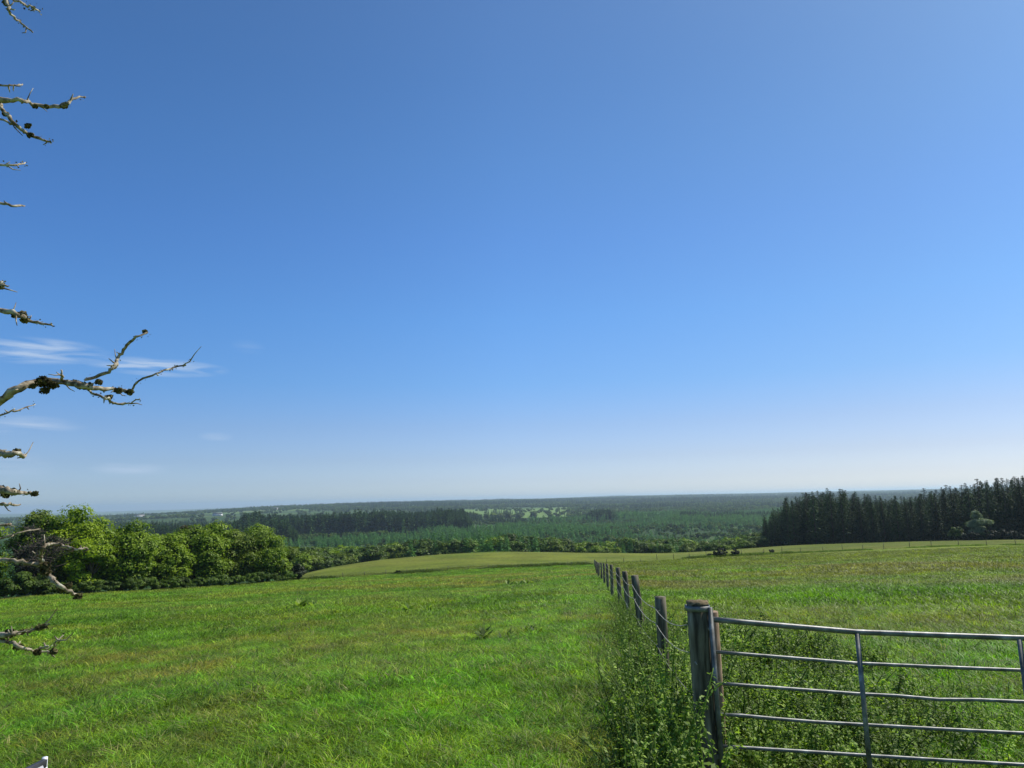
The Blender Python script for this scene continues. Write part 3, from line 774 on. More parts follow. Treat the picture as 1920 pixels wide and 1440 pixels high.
while d < 108:
    c_ = at(np.interp(d, [50, 60, 80, 110], [1124, 1121, 1119, 1117]), 1090, d)[:2]
    c_ = c_ + rng.normal(0, 0.05, 2)
    gz = ground(*c_); hh = rng.uniform(0.98, 1.18)
    tp = np.array([c_[0] + rng.normal(0, 0.05), c_[1], gz + hh]); ftops.append((tp, np.array([c_[0], c_[1], gz - 0.3]), rng.uniform(0.042, 0.056)))
    d += 4.6
for tp, b, r in ftops:
    mb = MB(); post_mesh(tp - f0, b - f0, r, mb, 10, 0.05); o = mb.build('post', M['post'], fence, True)
strain = p_top.copy()
for k, dz in enumerate((0.13, 0.30, 0.55)):
    P = []
    anc = [(np.array([p_top[0] - 0.075, p_top[1] - 0.02, p_top[2] - dz + 0.0]), 0)] + [(np.array([tp[0] + (b[0] - tp[0]) * (dz / 1.3) - r - 0.004, tp[1], tp[2] - dz * (0.75 if i == 0 else 1.0) + rng.normal(0, 0.012)]), 1) for i, (tp, b, r) in enumerate(ftops)]
    for (p, _), (p2, _) in zip(anc[:-1], anc[1:]):
        for q_ in np.linspace(0, 1, 7)[:-1]:
            s_ = 4 * q_ * (1 - q_); P.append(p + (p2 - p) * q_ - np.array([0, 0, 0.035 * s_ * (1.6 if k < 2 else 1)]))
    P.append(anc[-1][0]); P = np.array(P)
    mb = MB(); mb.tube(P - f0, 0.0030 if k < 2 else 0.0018, 5)
    for i in range(0, 60): # barbs
        if k > 1: break
        j = i * 0.9; i0 = int(j); p = P[i0] + (P[i0 + 1] - P[i0]) * (j - i0) - f0
        mb.tube([p + rng.normal(0, 0.011, 3), p, p + rng.normal(0, 0.011, 3)], 0.0014, 3)
    mb.build('wire', M['wire'], fence)

# boundary fence across the slope
bf = empty('boundary_fence', (BND[7][0], BND[7][1], ground(*BND[7])))
tag(bf, 'low distant post and wire fence crossing the slope below the forest', 'fence')
b0 = np.array(bf.location)
seg = np.linalg.norm(np.diff(BND, axis=0), axis=1); cum = np.concatenate([[0], np.cumsum(seg)])
def bpt(s): return np.array([np.interp(s, cum, BND[:, 0]), np.interp(s, cum, BND[:, 1])])
s = 18.0; tops = []
pm = MB(); pm.tube([[0, 0, -0.3], [0, 0, 0.5], [0.02, 0, 0.98]], [0.042, 0.042, 0.038], 6, 0.08); pmesh = pm.mesh('post'); pmesh.materials.append(M['post'])
cnt = 0
while s < cum[-1] and cnt < 95:
    c_ = bpt(s); gz = ground(*c_)
    o = bpy.data.objects.new('post', pmesh); COL.objects.link(o); o.parent = bf
    o.location = tuple(np.array([c_[0], c_[1], gz]) - b0); o.rotation_euler = (rng.normal(0, 0.05), rng.normal(0, 0.05), rng.uniform(0, 6)); hsc = rng.uniform(0.85, 1.15) * (0.72 if azpx(c_[0], c_[1]) < 1210 else 1.0); o.scale = (1, 1, hsc)
    tops.append([c_[0], c_[1], gz + 0.9 * hsc]); s += 3.0 if rng.uniform() < 0.8 else 3.6; cnt += 1
tops = np.array(tops)
for dz in (0.05, 0.3):
    mb = MB(); mb.tube(tops - b0 - [0, 0, dz], 0.0035, 3); mb.build('wire', M['wire'], bf)
# rough uncut strip under it, hedge shadow painted into its dark tint
n_ = 5200
s = rng.uniform(0, cum[-1], n_); q = np.array([bpt(v) for v in s]) + rng.normal(0, 0.5, (n_, 2))
gapm = smooth(0.35, 0.55, fbm(s / 7, s * 0, 3, 3))
sx = azpx(q[:, 0], q[:, 1])
keep = (rng.uniform(0, 1, n_) < 0.12 + 0.88 * gapm) & ~((sx > 708) & (sx < 730))
q = q[keep]; sx = sx[keep]
tn = np.tile([[0.065, 0.098, 0.024]], (len(q), 1)) * rng.uniform(0.7, 1.5, (len(q), 1)) * np.interp(sx, [0, 1210, 1500, 1920], [1, 1, 1.7, 2.0])[:, None]
hz_ = np.where(sx < 1210, 1.6, np.where(sx > 1480, 0.9, 1.5)) * rng.uniform(0.5, 1.3, len(q)) * (0.5 + 0.6 * gapm[keep])
scatter('rough_grass', c_coarse, 5, put(q[:, 0], q[:, 1]), rz(len(q), 0.1), np.column_stack([hz_ * 0.9, hz_ * 0.9, hz_ * 1.2]), tn, 'dark rough grass and rushes left uncut along the boundary fence, hedge shadow painted into the tint', 'rough grass')

# ------------------------------------------------------------------ trees
def crown_lobes(w, h, n_, zlo=0.03, depth=None):
    """lobe centres and radii filling an egg-shaped crown w wide, h high"""
    lob = []
    dp = depth or w
    for k in range(n_):
        for _ in range(40):
            p = rng.uniform(-1, 1, 3)
            if np.linalg.norm(p) < 0.86: break
        r = rng.uniform(0.10, 0.21) * min(w, h) * (1.15 - 0.25 * np.linalg.norm(p))
        zc = (p[2] + 1) / 2
        taper = 1.0 if zc < 0.5 else 1 - 0.35 * ((zc - 0.5) * 2) ** 2
        lob.append((np.array([p[0] * w / 2 * taper * 0.88, p[1] * dp / 2 * taper * 0.88, h * (zlo + (0.93 - zlo) * zc)]), r))
    return lob
def leafy_crown(lob, nleaf, ls, flat=0.75):
    mb = MB(); Cn = np.array([c for c, r in lob]); Rd = np.array([r for c, r in lob])
    wts = Rd ** 2 / (Rd ** 2).sum(); ki = rng.choice(len(lob), nleaf, p=wts)
    dr = rng.normal(size=(nleaf, 3)); dr /= np.linalg.norm(dr, axis=1)[:, None]
    dr[:, 2] = np.where(dr[:, 2] < -0.35, -dr[:, 2], dr[:, 2])
    rad = Rd[ki] * (0.74 + 0.30 * rng.uniform(0, 1, nleaf) ** 0.7) * (1 + 0.22 * np.sin(dr[:, 0] * 5 + ki) * np.cos(dr[:, 1] * 4 + ki * 2))
    P = Cn[ki] + dr * rad[:, None] * np.array([1.12, 1.12, flat])
    # drop leaves buried inside other lobes
    D = np.linalg.norm(P[:, None, :] - Cn[None, :, :], axis=2) < Rd[None, :] * 0.55
    keep = ~D.any(1) & (P[:, 2] > 0.05)
    P = P[keep]; dr = dr[keep]; kk = ki[keep]
    nrm = dr * 1.0 + rng.normal(0, 0.4, dr.shape) + [0, 0, 0.3]
    lv = rng.uniform(0, 1, len(lob))[kk] * 0.55 + rng.uniform(0, 0.45, len(kk))
    mb.leaves(P, nrm, ls * rng.uniform(0.6, 1.25, len(P)), 0.62, v=lv)
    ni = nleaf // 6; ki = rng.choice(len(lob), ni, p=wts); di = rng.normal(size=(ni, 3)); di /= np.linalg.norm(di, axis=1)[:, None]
    mb.leaves(Cn[ki] + di * (Rd[ki] * rng.uniform(0.2, 0.62, ni))[:, None], rng.normal(size=(ni, 3)), ls * 2.3, 0.7, v=np.zeros(ni))  # oversized inner leaves in the darkest tone, added to deepen crown shade
    return mb
def limbs(mb, lob, h, r0, n_):
    ts = np.linspace(0, 1, 7)
    top = np.array([rng.normal(0, 0.3), rng.normal(0, 0.3), h * 0.72])
    ax = np.column_stack([np.interp(ts, [0, 1], [0, top[0]]) + 0.12 * np.sin(ts * 5), np.interp(ts, [0, 1], [0, top[1]]) + 0.1 * np.sin(ts * 4), ts * top[2] - 0.3 * (1 - ts)])
    mb.tube(ax, r0 * (1 - 0.78 * ts) * (1 + 0.5 * (ts == 0)), 8, 0.08)
    for c, r in sorted(lob, key=lambda q: -q[1])[:n_]:
        t0 = min(0.85, max(0.15, c[2] / h * 0.65)); b = np.array([np.interp(t0, ts, ax[:, i]) for i in range(3)])
        u = np.linspace(0, 1, 5)[:, None]
        P = b + (c - b) * u + np.array([0, 0, 1]) * np.sin(u * math.pi) * 0.25 * r + rng.normal(0, 0.06, (5, 3)) * (u > 0)
        mb.tube(P, r0 * 0.42 * np.linspace(1, 0.2, 5), 5, 0.08)
def broadleaf(pc, py, ytop, wpx, d, mat, label, nleaf=15000, ls=0.12, nl=56, name='broadleaf_tree', group=None, depth=None, lab2=None):
    b = at(pc, py, d); x, y = b[0], b[1]; gz = ground(x, y)
    h = at(pc, ytop, d)[2] - gz; w = 0.96 * wpx * d / F_PX
    t_ = empty(name, (x, y, gz)); tag(t_, label, 'tree', group)
    lob = crown_lobes(w, h, nl, depth=depth)
    mb = MB(); limbs(mb, lob, h, 0.045 * h, 14); mb.build('trunk', M['bark'], t_, True)
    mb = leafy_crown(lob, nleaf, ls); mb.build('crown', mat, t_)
    return t_
GT = 'broadleaved trees along the left field edge'
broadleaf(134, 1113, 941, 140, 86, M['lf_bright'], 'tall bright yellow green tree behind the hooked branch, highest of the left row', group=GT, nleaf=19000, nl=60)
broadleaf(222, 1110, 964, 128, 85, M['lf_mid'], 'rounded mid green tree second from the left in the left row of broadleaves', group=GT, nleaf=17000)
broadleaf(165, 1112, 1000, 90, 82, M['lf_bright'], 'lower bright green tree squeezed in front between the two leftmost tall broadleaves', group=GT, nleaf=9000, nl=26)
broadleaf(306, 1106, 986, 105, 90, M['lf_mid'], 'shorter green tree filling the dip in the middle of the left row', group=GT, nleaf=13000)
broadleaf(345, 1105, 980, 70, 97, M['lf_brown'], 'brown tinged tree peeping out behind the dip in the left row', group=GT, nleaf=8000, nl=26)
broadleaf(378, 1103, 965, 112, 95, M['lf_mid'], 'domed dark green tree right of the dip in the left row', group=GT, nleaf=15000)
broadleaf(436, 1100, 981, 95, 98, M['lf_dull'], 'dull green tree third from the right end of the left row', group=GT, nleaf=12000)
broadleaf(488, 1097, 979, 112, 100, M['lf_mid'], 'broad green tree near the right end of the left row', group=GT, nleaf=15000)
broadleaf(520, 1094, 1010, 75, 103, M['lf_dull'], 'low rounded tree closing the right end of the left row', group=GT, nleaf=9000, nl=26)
broadleaf(-70, 1120, 950, 160, 86, M['lf_mid'], 'leafy tree at the very left edge behind the bare tree', group=GT, nleaf=9000)
# leafless twiggy tree
def twiggy(pc, py, ytop, wpx, d, label, nb=420):
    b = at(pc, py, d); x, y = b[0], b[1]; gz = ground(x, y); h = at(pc, ytop, d)[2] - gz; w = wpx * d / F_PX
    t_ = empty('leafless_tree', (x, y, gz)); tag(t_, label, 'tree')
    mb = MB(); lob = crown_lobes(w, h, 26, zlo=0.03); limbs(mb, lob, h, 0.04 * h, 34); mb.build('trunk', M['twig'], t_, True)
    tw = MB()
    for c, r in lob:
        for q_ in range(nb // 20):
            dr = rng.normal(size=3); dr /= np.linalg.norm(dr); dr[2] = abs(dr[2]) * 0.6
            p0 = c + rng.normal(0, r * 0.35, 3); p2 = c + dr * r * rng.uniform(0.9, 2.6); p1 = (p0 + p2) / 2 + rng.normal(0, 0.1, 3)
            tw.tube([p0, p1, p2], [0.028, 0.020, 0.008], 3, v=rng.uniform(0, 1))
    tw.build('twigs', M['twig'], t_)
    P = []
    for c, r in lob:
        if c[2] < h * 0.8: P.append(c + rng.normal(0, r * 0.5, (130, 3)))
    P = np.concatenate(P); mb = MB(); mb.leaves(P, rng.normal(size=P.shape), 0.10, 0.6); mb.build('ivy', M['gorse'], t_)
broadleaf(70, 1116, 943, 110, 88, M['lf_dull'], 'tall dark green tree behind the dead brown twiggy tree', group=GT, nleaf=13000)
twiggy(66, 1117, 957, 74, 81, 'dead brown twiggy tree in front of the bright green one at the left')
# undergrowth under the row: each shrub its own
def blob_bush(h, w, nleaf, ls, mat, nm, nl=16):
    lob = crown_lobes(w, h, nl, zlo=0.08); mb = leafy_crown(lob, nleaf, ls)
    me_ = mb.mesh(nm); me_.materials.append(mat); return me_
sm = [blob_bush(2.2, 3.6, 2200, 0.11, M['bush'], 'shrub%d' % i) for i in range(3)]
for i, px in enumerate(range(-30, 545, 19)):
    d = float(np.interp(px, [0, 260, 420, 560], [77, 83, 91, 101]))
    p = at(px + rng.uniform(-8, 8), 1100, d); o = bpy.data.objects.new('shrub', sm[i % 3]); COL.objects.link(o)
    o.location = (p[0], p[1], ground(p[0], p[1])); s_ = rng.uniform(0.4, 0.8) * (1.6 if px < 75 else 1); o.scale = (s_ * 1.3, s_, s_); o.rotation_euler[2] = rng.uniform(0, 6.28)
    tag(o, 'low dark green shrub filling in under the left row of broadleaved trees', 'shrub', 'shrubs under the left tree row')
p = at(557, 1085, 104)
o = bpy.data.objects.new('shrub', blob_bush(2.6, 2.6, 2600, 0.10, M['gorse'], 'shrub_end')); COL.objects.link(o); o.location = (p[0], p[1], ground(p[0], p[1]))
tag(o, 'small dark round bush standing alone at the right foot of the left tree row', 'shrub')

# conifers
def conifer_mesh(h, r, nwh, nbr, seg_, ls, nm, bare=0.06, mat=None, trunk=True):
    mb = MB(); tk = MB()
    tk.tube([[0, 0, -0.3], [0, 0, h * 0.5], [0, 0, h * 0.98]], [0.018 * h, 0.011 * h, 0.002 * h], 6)
    Ps = []; Ns = []; Us = []; Sz = []; Vv = []
    for i in range(nwh):
        f = bare + (1 - bare) * (i / nwh) ** 0.95
        Lb = r * (1 - f) ** 0.62 * rng.uniform(0.82, 1.12) + 0.02 * r
        for k in range(nbr if f < 0.85 else max(4, nbr // 2)):
            ph = rng.uniform(0, 6.283); lb = Lb * rng.uniform(0.6, 1.12)
            dr = np.array([math.cos(ph), math.sin(ph), 0.0])
            for q_ in range(seg_):
                u = (q_ + rng.uniform(0.3, 1)) / seg_
                Ps.append(dr * lb * u + [0, 0, f * h - 0.30 * lb * u + 0.16 * lb * u * u]); Us.append(np.cross(dr, [0, 0, 1]))
                Ns.append([rng.normal(0, 0.4), rng.normal(0, 0.4), 1]); Sz.append(ls * rng.uniform(0.7, 1.3) * (1.15 - 0.75 * f)); Vv.append(rng.uniform(0, 0.5) + 0.5 * u * rng.uniform(0.5, 1))
    tips = np.array([[0, 0, h * (0.93 + 0.02 * q_)] for q_ in range(4)])
    Ps = np.array(Ps); Ns = np.array(Ns); Us = np.array(Us)
    mb.leaves(Ps, Ns, np.array(Sz), 0.5, v=np.array(Vv), up=np.cross(np.cross(Us, Ns), Ns) * -1)
    mb.leaves(Ps[::3] - [0, 0, 0.1], Us[::3] + rng.normal(0, 0.3, Us[::3].shape), np.array(Sz)[::3] * 0.8, 0.4)
    for tpt in tips: mb.leaves(tpt[None, :], rng.normal(size=(1, 3)), ls * 0.35, 0.35, up=np.array([[1, 0, 0]]))
    me_ = mb.mesh(nm); me_.materials.append(mat or M['con']); tm = tk.mesh(nm + '_trunk'); tm.materials.append(M['bark'])
    return me_, tm
HC = 17.0
cons = [conifer_mesh(HC, rng.uniform(3.2, 4.0), 42, 9, 5, 0.46, 'crown', 0.04) for i in range(5)]
TOPS_X = [1400, 1432, 1450, 1480, 1520, 1560, 1600, 1640, 1690, 1720, 1745, 1790, 1830, 1870, 1920, 2100, 2400]
TOPS_Y = [990, 966, 946, 931, 920, 916, 917, 925, 928, 924, 914, 907, 900, 893, 887, 868, 850]
e0 = at(1424, 1019, 232)[:2]; e1 = at(1925, 1006, 206)[:2]
ev = e1 - e0; el_ = np.linalg.norm(ev); ev /= el_; nv = np.array([-ev[1], ev[0]])
if nv.dot(e0) < 0: nv = -nv
inner = []
root_src = None; cnum = 0
for row in range(12):
    npos = int((el_ + 60) / 3.5)
    for k in range(npos):
        s = k * 3.5 - 6 + (row % 2) * 1.7 + rng.normal(0, 0.6); c_ = e0 + ev * s + nv * (row * 4.2 + rng.normal(0, 0.6))
        px = float(azpx(c_[0], c_[1]))
        # keep the left end of the wood at the same bearing
        if px < 1428 + row * 1.0: continue
        if px > 2150: continue
        yt = np.interp(px, TOPS_X, TOPS_Y) + 3 + rng.normal(0, 2.6) + 9 * (rng.uniform() < 0.3)
        dd = math.hypot(*c_); gz = ground(*c_)
        hh = at(px, yt, dd)[2] - gz
        hh = np.clip(hh, 7, 25) * (1 if row < 2 else rng.uniform(0.88, 1.02))
        if row < 7 and cnum < 292:
            cm, tm = cons[cnum % 5]
            r_ = empty('conifer', (c_[0], c_[1], gz), rng.uniform(0, 6.28), (hh / HC * rng.uniform(0.9, 1.15), hh / HC * rng.uniform(0.9, 1.15), hh / HC))
            tag(r_, 'tall dark spruce standing in the dense forest edge on the right', 'conifer', 'dark conifers of the forest edge on the right')
            a = bpy.data.objects.new('crown', cm); COL.objects.link(a); a.parent = r_
            a = bpy.data.objects.new('trunk', tm); COL.objects.link(a); a.parent = r_
            cnum += 1
        else: inner.append((c_[0], c_[1], gz, hh / HC))
for row in range(12, 32):
    for k in range(int((el_ + 90) / 4.5)):
        c_ = e0 + ev * (k * 4.5 + rng.normal(0, 1)) + nv * (row * 4.4 + rng.normal(0, 1)); px = float(azpx(c_[0], c_[1]))
        if px < 1470 + (row - 12) * 3: continue
        gz = ground(*c_); yt = np.interp(px, TOPS_X, TOPS_Y) + 5
        inner.append((c_[0], c_[1], gz, min(17.0, at(px, yt, math.hypot(*c_))[2] - gz) / HC))
inner = np.array(inner)
for cm, tm in cons: pass
c_con = proto_collection('forest_tree', [cm for cm, tm in cons])
scatter('conifer_forest', c_con, 5, inner[:, :3], rz(len(inner)), sc3(inner[:, 3]), None, 'dark mass of conifer forest behind the edge trees on the right', 'forest')

# bushes in front of the forest
def bush_at(px, py, d, w, h, mat, label, nleaf=3000, ls=0.13, name='bush', group=None, nl=18):
    p = at(px, py, d); gz = ground(p[0], p[1])
    o = bpy.data.objects.new(name, blob_bush(h, w, nleaf, ls, mat, name, nl)); COL.objects.link(o); o.location = (p[0], p[1], gz)
    tag(o, label, 'bush', group); return o
bush_at(1838, 1008, 196, 6.6, 7.2, M['pale'], 'pale grey green rounded bush standing in front of the dark conifers', 5200, 0.16, nl=13)
bush_at(1796, 1010, 197, 5.0, 3.6, M['bush'], 'dull low bush just left of the pale bush at the forest foot', 2600, 0.15)
bush_at(1822, 1012, 192, 4.2, 2.2, M['gorse'], 'dark gorse bush below the pale bush', 2200)
bush_at(1868, 1011, 194, 6.0, 2.6, M['gorse'], 'dark gorse bush right of the pale bush', 2600)
bush_at(1905, 1010, 194, 6.6, 2.3, M['gorse'], 'dark gorse bush at the right edge of the picture', 2600)
bush_at(1352, 1042, 124, 3.6, 1.5, M['gorse'], 'wide dark bush on the boundary fence left of the forest', 3600, 0.10)
bush_at(1336, 1043, 124, 1.8, 0.9, M['gorse'], 'low dark bush at the left end of the wide dark bush on the fence', 1500, 0.09)
bush_at(1379, 1041, 125, 1.5, 1.3, M['gorse'], 'small dark bush right of the wide bush on the boundary fence', 1400, 0.09)
bush_at(745, 1080, 106, 1.0, 0.6, M['gorse'], 'small dark bush beside the gap in the boundary fence', 1200, 0.08)
bush_at(1446, 1038, 128, 1.0, 0.9, M['gorse'], 'tiny dark bush on the boundary fence below the forest corner', 800, 0.07)

# trees and scrub just behind the crest of the meadow
names_ = ['green', 'olive', 'dull']
vb = [blob_bush(8, 7.5, 3400, 0.27, M[m_], 'crown', 26) for m_ in ('bush', 'lf_mid', 'lf_dull', 'bush')]
vc = [conifer_mesh(10, 2.6, 24, 7, 4, 0.42, 'crown', 0.03, M['young'])[0] for i in range(3)]
TX = [545, 600, 660, 720, 780, 840, 900, 960, 1020, 1070, 1110, 1160, 1200, 1260, 1300, 1340, 1400, 1430]
TY = [1012, 1014, 1012, 1008, 996, 992, 986, 988, 998, 1010, 1012, 1008, 1004, 1002, 1008, 1006, 1000, 985]
px = 545.0; i = 0
for row, (d0, yoff) in enumerate(((222, 10), (240, 3), (262, -2))):
    px = 548.0 + row * 4
    while px < 1428:
        d = d0 + rng.uniform(-5, 8) - (40 * (px < 640)) * (1 - (px - 545) / 95 if px < 640 else 0)
        p = at(px, 1040, d); gz = ground(p[0], p[1])
        yt = np.interp(px, TX, TY) + yoff + rng.normal(0, 4)
        h = np.clip(at(px, yt, d)[2] - gz, 3.0, 14)
        isc = (760 < px < 1010 and rng.uniform() < 0.65) or (1110 < px < 1300 and rng.uniform() < 0.3)
        me_ = vc[i % 3] if isc else vb[int(rng.integers(0, 4))]
        nm = 'young_conifer' if isc else 'broadleaf_tree'
        o = bpy.data.objects.new(nm, me_); COL.objects.link(o); o.location = (p[0], p[1], gz - 0.2)
        s_ = h / (10 if isc else 8); wz = rng.uniform(0.85, 1.25); o.scale = (s_ * wz, s_ * wz, s_); o.rotation_euler[2] = rng.uniform(0, 6.28)
        if isc: tag(o, 'young bluish conifer in the tree belt behind the meadow crest', 'conifer', 'young conifers behind the meadow crest')
        else: tag(o, 'bushy broadleaved tree in the belt behind the meadow crest', 'tree', 'broadleaved trees behind the meadow crest')
        px += rng.uniform(11, 19); i += 1

# ------------------------------------------------------------------ valley: plantation and woods (masses nobody could count)
yc = [conifer_mesh(5, 1.5, 13, 6, 2, 0.50, 'yc%d' % i, 0.02, M['young'])[0] for i in range(4)]
c_young = proto_collection('plantation_tree', yc)
x, y = wedge(42000, 270, 1500, -38, 38)
d = np.hypot(x, y); px = azpx(x, y)
den = fbm(x / 130 + 3, y / 130, 81, 3)
zone = (d > 285) & (d < np.interp(px, [300, 700, 900, 1000, 1500, 2000], [760, 760, 760, 1050, 1500, 1500]))
bl = block(x, y)
keep = zone & (rng.uniform(0, 1, len(x)) < smooth(0.2, 0.36, den) * np.where((bl > 0.72) & (d > 420), 0.12, 1.0)) & ~open_field(x, y)
x, y, d = x[keep], y[keep], d[keep]
sc_ = rng.uniform(0.75, 1.25, len(x)) * (0.7 + 0.75 * (bl[keep] / 0.72 % 1.0)) * (0.8 + 0.8 * fbm(x / 90, y / 90, 83, 2)) * np.where(d > 700, 1.25, 1)
scatter('conifer_plantation', c_young, 4, put(x, y, -0.2), rz(len(x)), sc3(sc_), None, 'blue green young conifer plantation filling the valley floor', 'plantation')
# clumps of scrub among it
bc = [blob_bush(5, 6, 500, 0.5, M['bush'], 'vb%d' % i, 12) for i in range(3)] + [blob_bush(5, 6, 500, 0.5, M['lf_dull'], 'vb3', 12)]
c_bush = proto_collection('valley_bush', bc)
x, y = wedge(9000, 270, 1600, -38, 38); den = fbm(x / 70, y / 70, 85, 3)
keep = (rng.uniform(0, 1, len(x)) < np.maximum(smooth(0.5, 0.62, den), 0.9 * (block(x, y) > 0.84))) & ~open_field(x, y)
x, y = x[keep], y[keep]
scatter('valley_scrub', c_bush, 4, put(x, y, -0.4), rz(len(x)), sc3(rng.uniform(0.5, 1.2, len(x))), None, 'scattered green scrub growing among the valley plantations', 'scrub')
# mature dark stands: near left stand and the long treelines further out
dc = [conifer_mesh(18, 4.2, 18, 6, 3, 1.3, 'dc%d' % i, 0.1, M['dist'])[0] for i in range(4)]
c_dark = proto_collection('stand_tree', dc)
def stand(px0, px1, d0, d1, n_, hsc, jit=0.15):
    a0 = math.atan((px0 - 960) / F_PX); a1 = math.atan((px1 - 960) / F_PX)
    u = rng.uniform(0, 1, n_); r = np.sqrt(d0 ** 2 + u * (d1 ** 2 - d0 ** 2)); a = rng.uniform(a0, a1, n_)
    r = r * (1 + 0.05 * (fbm(a * 25, a * 0, 66, 3) - 0.5))
    hsc = hsc * (0.72 + 0.56 * fbm(a * 38, r / 60, 67, 3)) * np.clip((a - a0) / 0.03 + 0.55, 0, 1) * np.clip((a1 - a) / 0.03 + 0.6, 0, 1)
    return r * np.sin(a), r * np.cos(a), hsc * rng.uniform(1 - jit, 1 + jit, n_)
XS, YS, SS = [], [], []
for args in [(440, 880, 770, 900, 1700, 1.2), (240, 560, 640, 760, 900, 0.95), (440, 900, 1150, 1350, 1400, 0.85), (1085, 1150, 1050, 1180, 260, 0.85), (1250, 1520, 1000, 1120, 700, 0.62),
             (900, 985, 1050, 1090, 120, 0.55), (700, 860, 930, 960, 160, 1.1)]:
    a, b, c_ = stand(*args); XS.append(a); YS.append(b); SS.append(c_)
# broadleaves fringing the stand
# far woods by noise
x, y = wedge(60000, 1250, 4800, -40, 40); px = azpx(x, y); d = np.hypot(x, y)
den = fbm(x / 420, y / 260, 87, 3); thr = np.interp(px, [0, 500, 800, 1000, 1900], [0.60, 0.56, 0.45, 0.40, 0.40])
keep = (den > thr) & (rng.uniform(0, 1, len(x)) < 0.8) & ~open_field(x, y)
fb = keep & (block(x / 2.2, y / 2.2) > 0.5); keep = keep & ~fb; far_bl = (x[fb], y[fb])
XS.append(x[keep]); YS.append(y[keep]); SS.append(rng.uniform(0.45, 0.75, keep.sum()) * np.where(d[keep] > 2500, 1.15, 1.0))
x = np.concatenate(XS); y = np.concatenate(YS); s_ = np.concatenate(SS)
scatter('distant_conifer_woods', c_dark, 4, put(x, y, -0.5), rz(len(x)), sc3(s_), None, 'dark distant conifer woods and treelines beyond the plantation', 'woods')
x, y, s_ = stand(420, 900, 735, 775, 260, 1.0, 0.4)
x2, y2, s2 = stand(960, 1500, 560, 900, 260, 0.9, 0.4)
x3, y3, s3 = stand(1235, 1520, 960, 1010, 160, 1.2, 0.4)
x = np.concatenate([x, x2, x3]); y = np.concatenate([y, y2, y3]); s_ = np.concatenate([s_, s2, s3])
rx = rng.uniform(1066, 1092, 90); rd = rng.uniform(1300, 2160, 90); ra = np.arctan((rx - 966) / 1.02 / F_PX)
x = np.concatenate([x, rd * np.sin(ra)]); y = np.concatenate([y, rd * np.cos(ra)]); s_ = np.concatenate([s_, rng.uniform(0.8, 1.8, 90)])
x = np.concatenate([x, far_bl[0]]); y = np.concatenate([y, far_bl[1]]); s_ = np.concatenate([s_, rng.uniform(1.2, 2.1, len(far_bl[0]))])
scatter('woodland_fringe', c_bush, 4, put(x, y, -0.3), rz(len(x)), sc3(s_), None, 'rounded broadleaved scrub fringing the conifer stands in the valley', 'scrub')
# hedgerows of the far patchwork and lone trees
i_ = []
x, y = wedge(90000, 1500, 6500, -40, 40)
fx = (x / 230 + 0.35 * np.sin(y / 300)); fy = (y / 190 + 0.3 * np.sin(x / 260))
ex = np.abs(fx - np.round(fx)) * 230; ey = np.abs(fy - np.round(fy)) * 190
keep = ((ex < 9) | (ey < 9)) & (rng.uniform(0, 1, len(x)) < 0.85)
x, y = x[keep], y[keep]
scatter('far_hedgerows', c_bush, 4, put(x, y, -0.4), rz(len(x)), sc3(rng.uniform(1.0, 2.3, len(x))), None, 'hedgerows and tree lines dividing the far pastures', 'hedgerows')

# light green pastures in the valley
def field_patch(pxs, d0, d1, lab, colr):
    a0, a1 = [math.atan((p - 960) / F_PX) for p in pxs]
    A, R = np.meshgrid(np.linspace(a0, a1, 24), np.linspace(d0, d1, 20)); X = (R * np.sin(A)).ravel(); Y = (R * np.cos(A)).ravel()
    V = np.column_stack([X, Y, H(X, Y) + 1.2]); i = np.arange(20 * 24).reshape(20, 24)
    Q = np.stack([i[:-1, :-1], i[1:, :-1], i[1:, 1:], i[:-1, 1:]], -1).reshape(-1, 4)
    me_ = mesh_np('pasture', V, [Q], {'tint': np.tile([[*colr, 1]], (len(V), 1))}, True); me_.materials.append(M['ground'])
    if me_.polygons[0].normal.z < 0: me_.flip_normals()
    o = bpy.data.objects.new('pasture', me_); COL.objects.link(o); tag(o, lab, kind='structure')
field_patch((866, 1076), 1330, 2120, 'light green pasture among the valley woods', (0.125, 0.20, 0.045))
# single trees in front of that pasture
for px, w_ in ((1000, 1.3), (1032, 0.9), (1047, 0.8), (972, 1.0), (1066, 0.8), (912, 1.1), (925, 1.2), (938, 1.1), (952, 1.2)):
    d = 1300 + rng.uniform(-15, 10); p = at(px, 970, d)
    o = bpy.data.objects.new('hedgerow_tree', vb[int(px) % 4]); COL.objects.link(o); o.location = (p[0], p[1], ground(p[0], p[1]) - 0.3); o.scale = (w_ * 1.8, w_ * 1.8, w_ * 1.6)
    tag(o, 'small round tree in front of the light green valley pasture', 'tree', 'round trees along the light green valley pasture')

# far farmhouses
def farmhouse(px, py, d, w, label, rzv):
    p = at(px, py, d); gz = ground(p[0], p[1])
    t_ = empty('farmhouse', (p[0], p[1], gz), rzv); tag(t_, label, 'house', 'white farmhouses on the far hillside')
    mb = MB(); mb.box([0, 0, 2.6], [w, 8, 6.2]); mb.build('wall', M['wall'], t_)
    rf = MB(); hw = w / 2 + .3
    rf.add([(-hw, -4.5, 5.6), (hw, -4.5, 5.6), (hw, 4.5, 5.6), (-hw, 4.5, 5.6), (-hw, 0, 9), (hw, 0, 9)], [(0, 1, 5, 4), (3, 4, 5, 2), (0, 3, 2, 1)], [(0, 4, 3), (1, 2, 5)]); ro = rf.build('roof', M['roof'], t_)
    ch = MB(); ch.box([hw - 1.2, 0, 9.2], [1, 1, 2]); ch.build('chimney', M['wall'], ro)
    for q_ in (-0.3, 0.3):
        for zz_ in (1.8, 4.4):
            wn = MB(); wn.box([w * q_, -4.02, zz_], [1.4, 0.08, 1.4]); wn.build('window', M['pane'], t_)
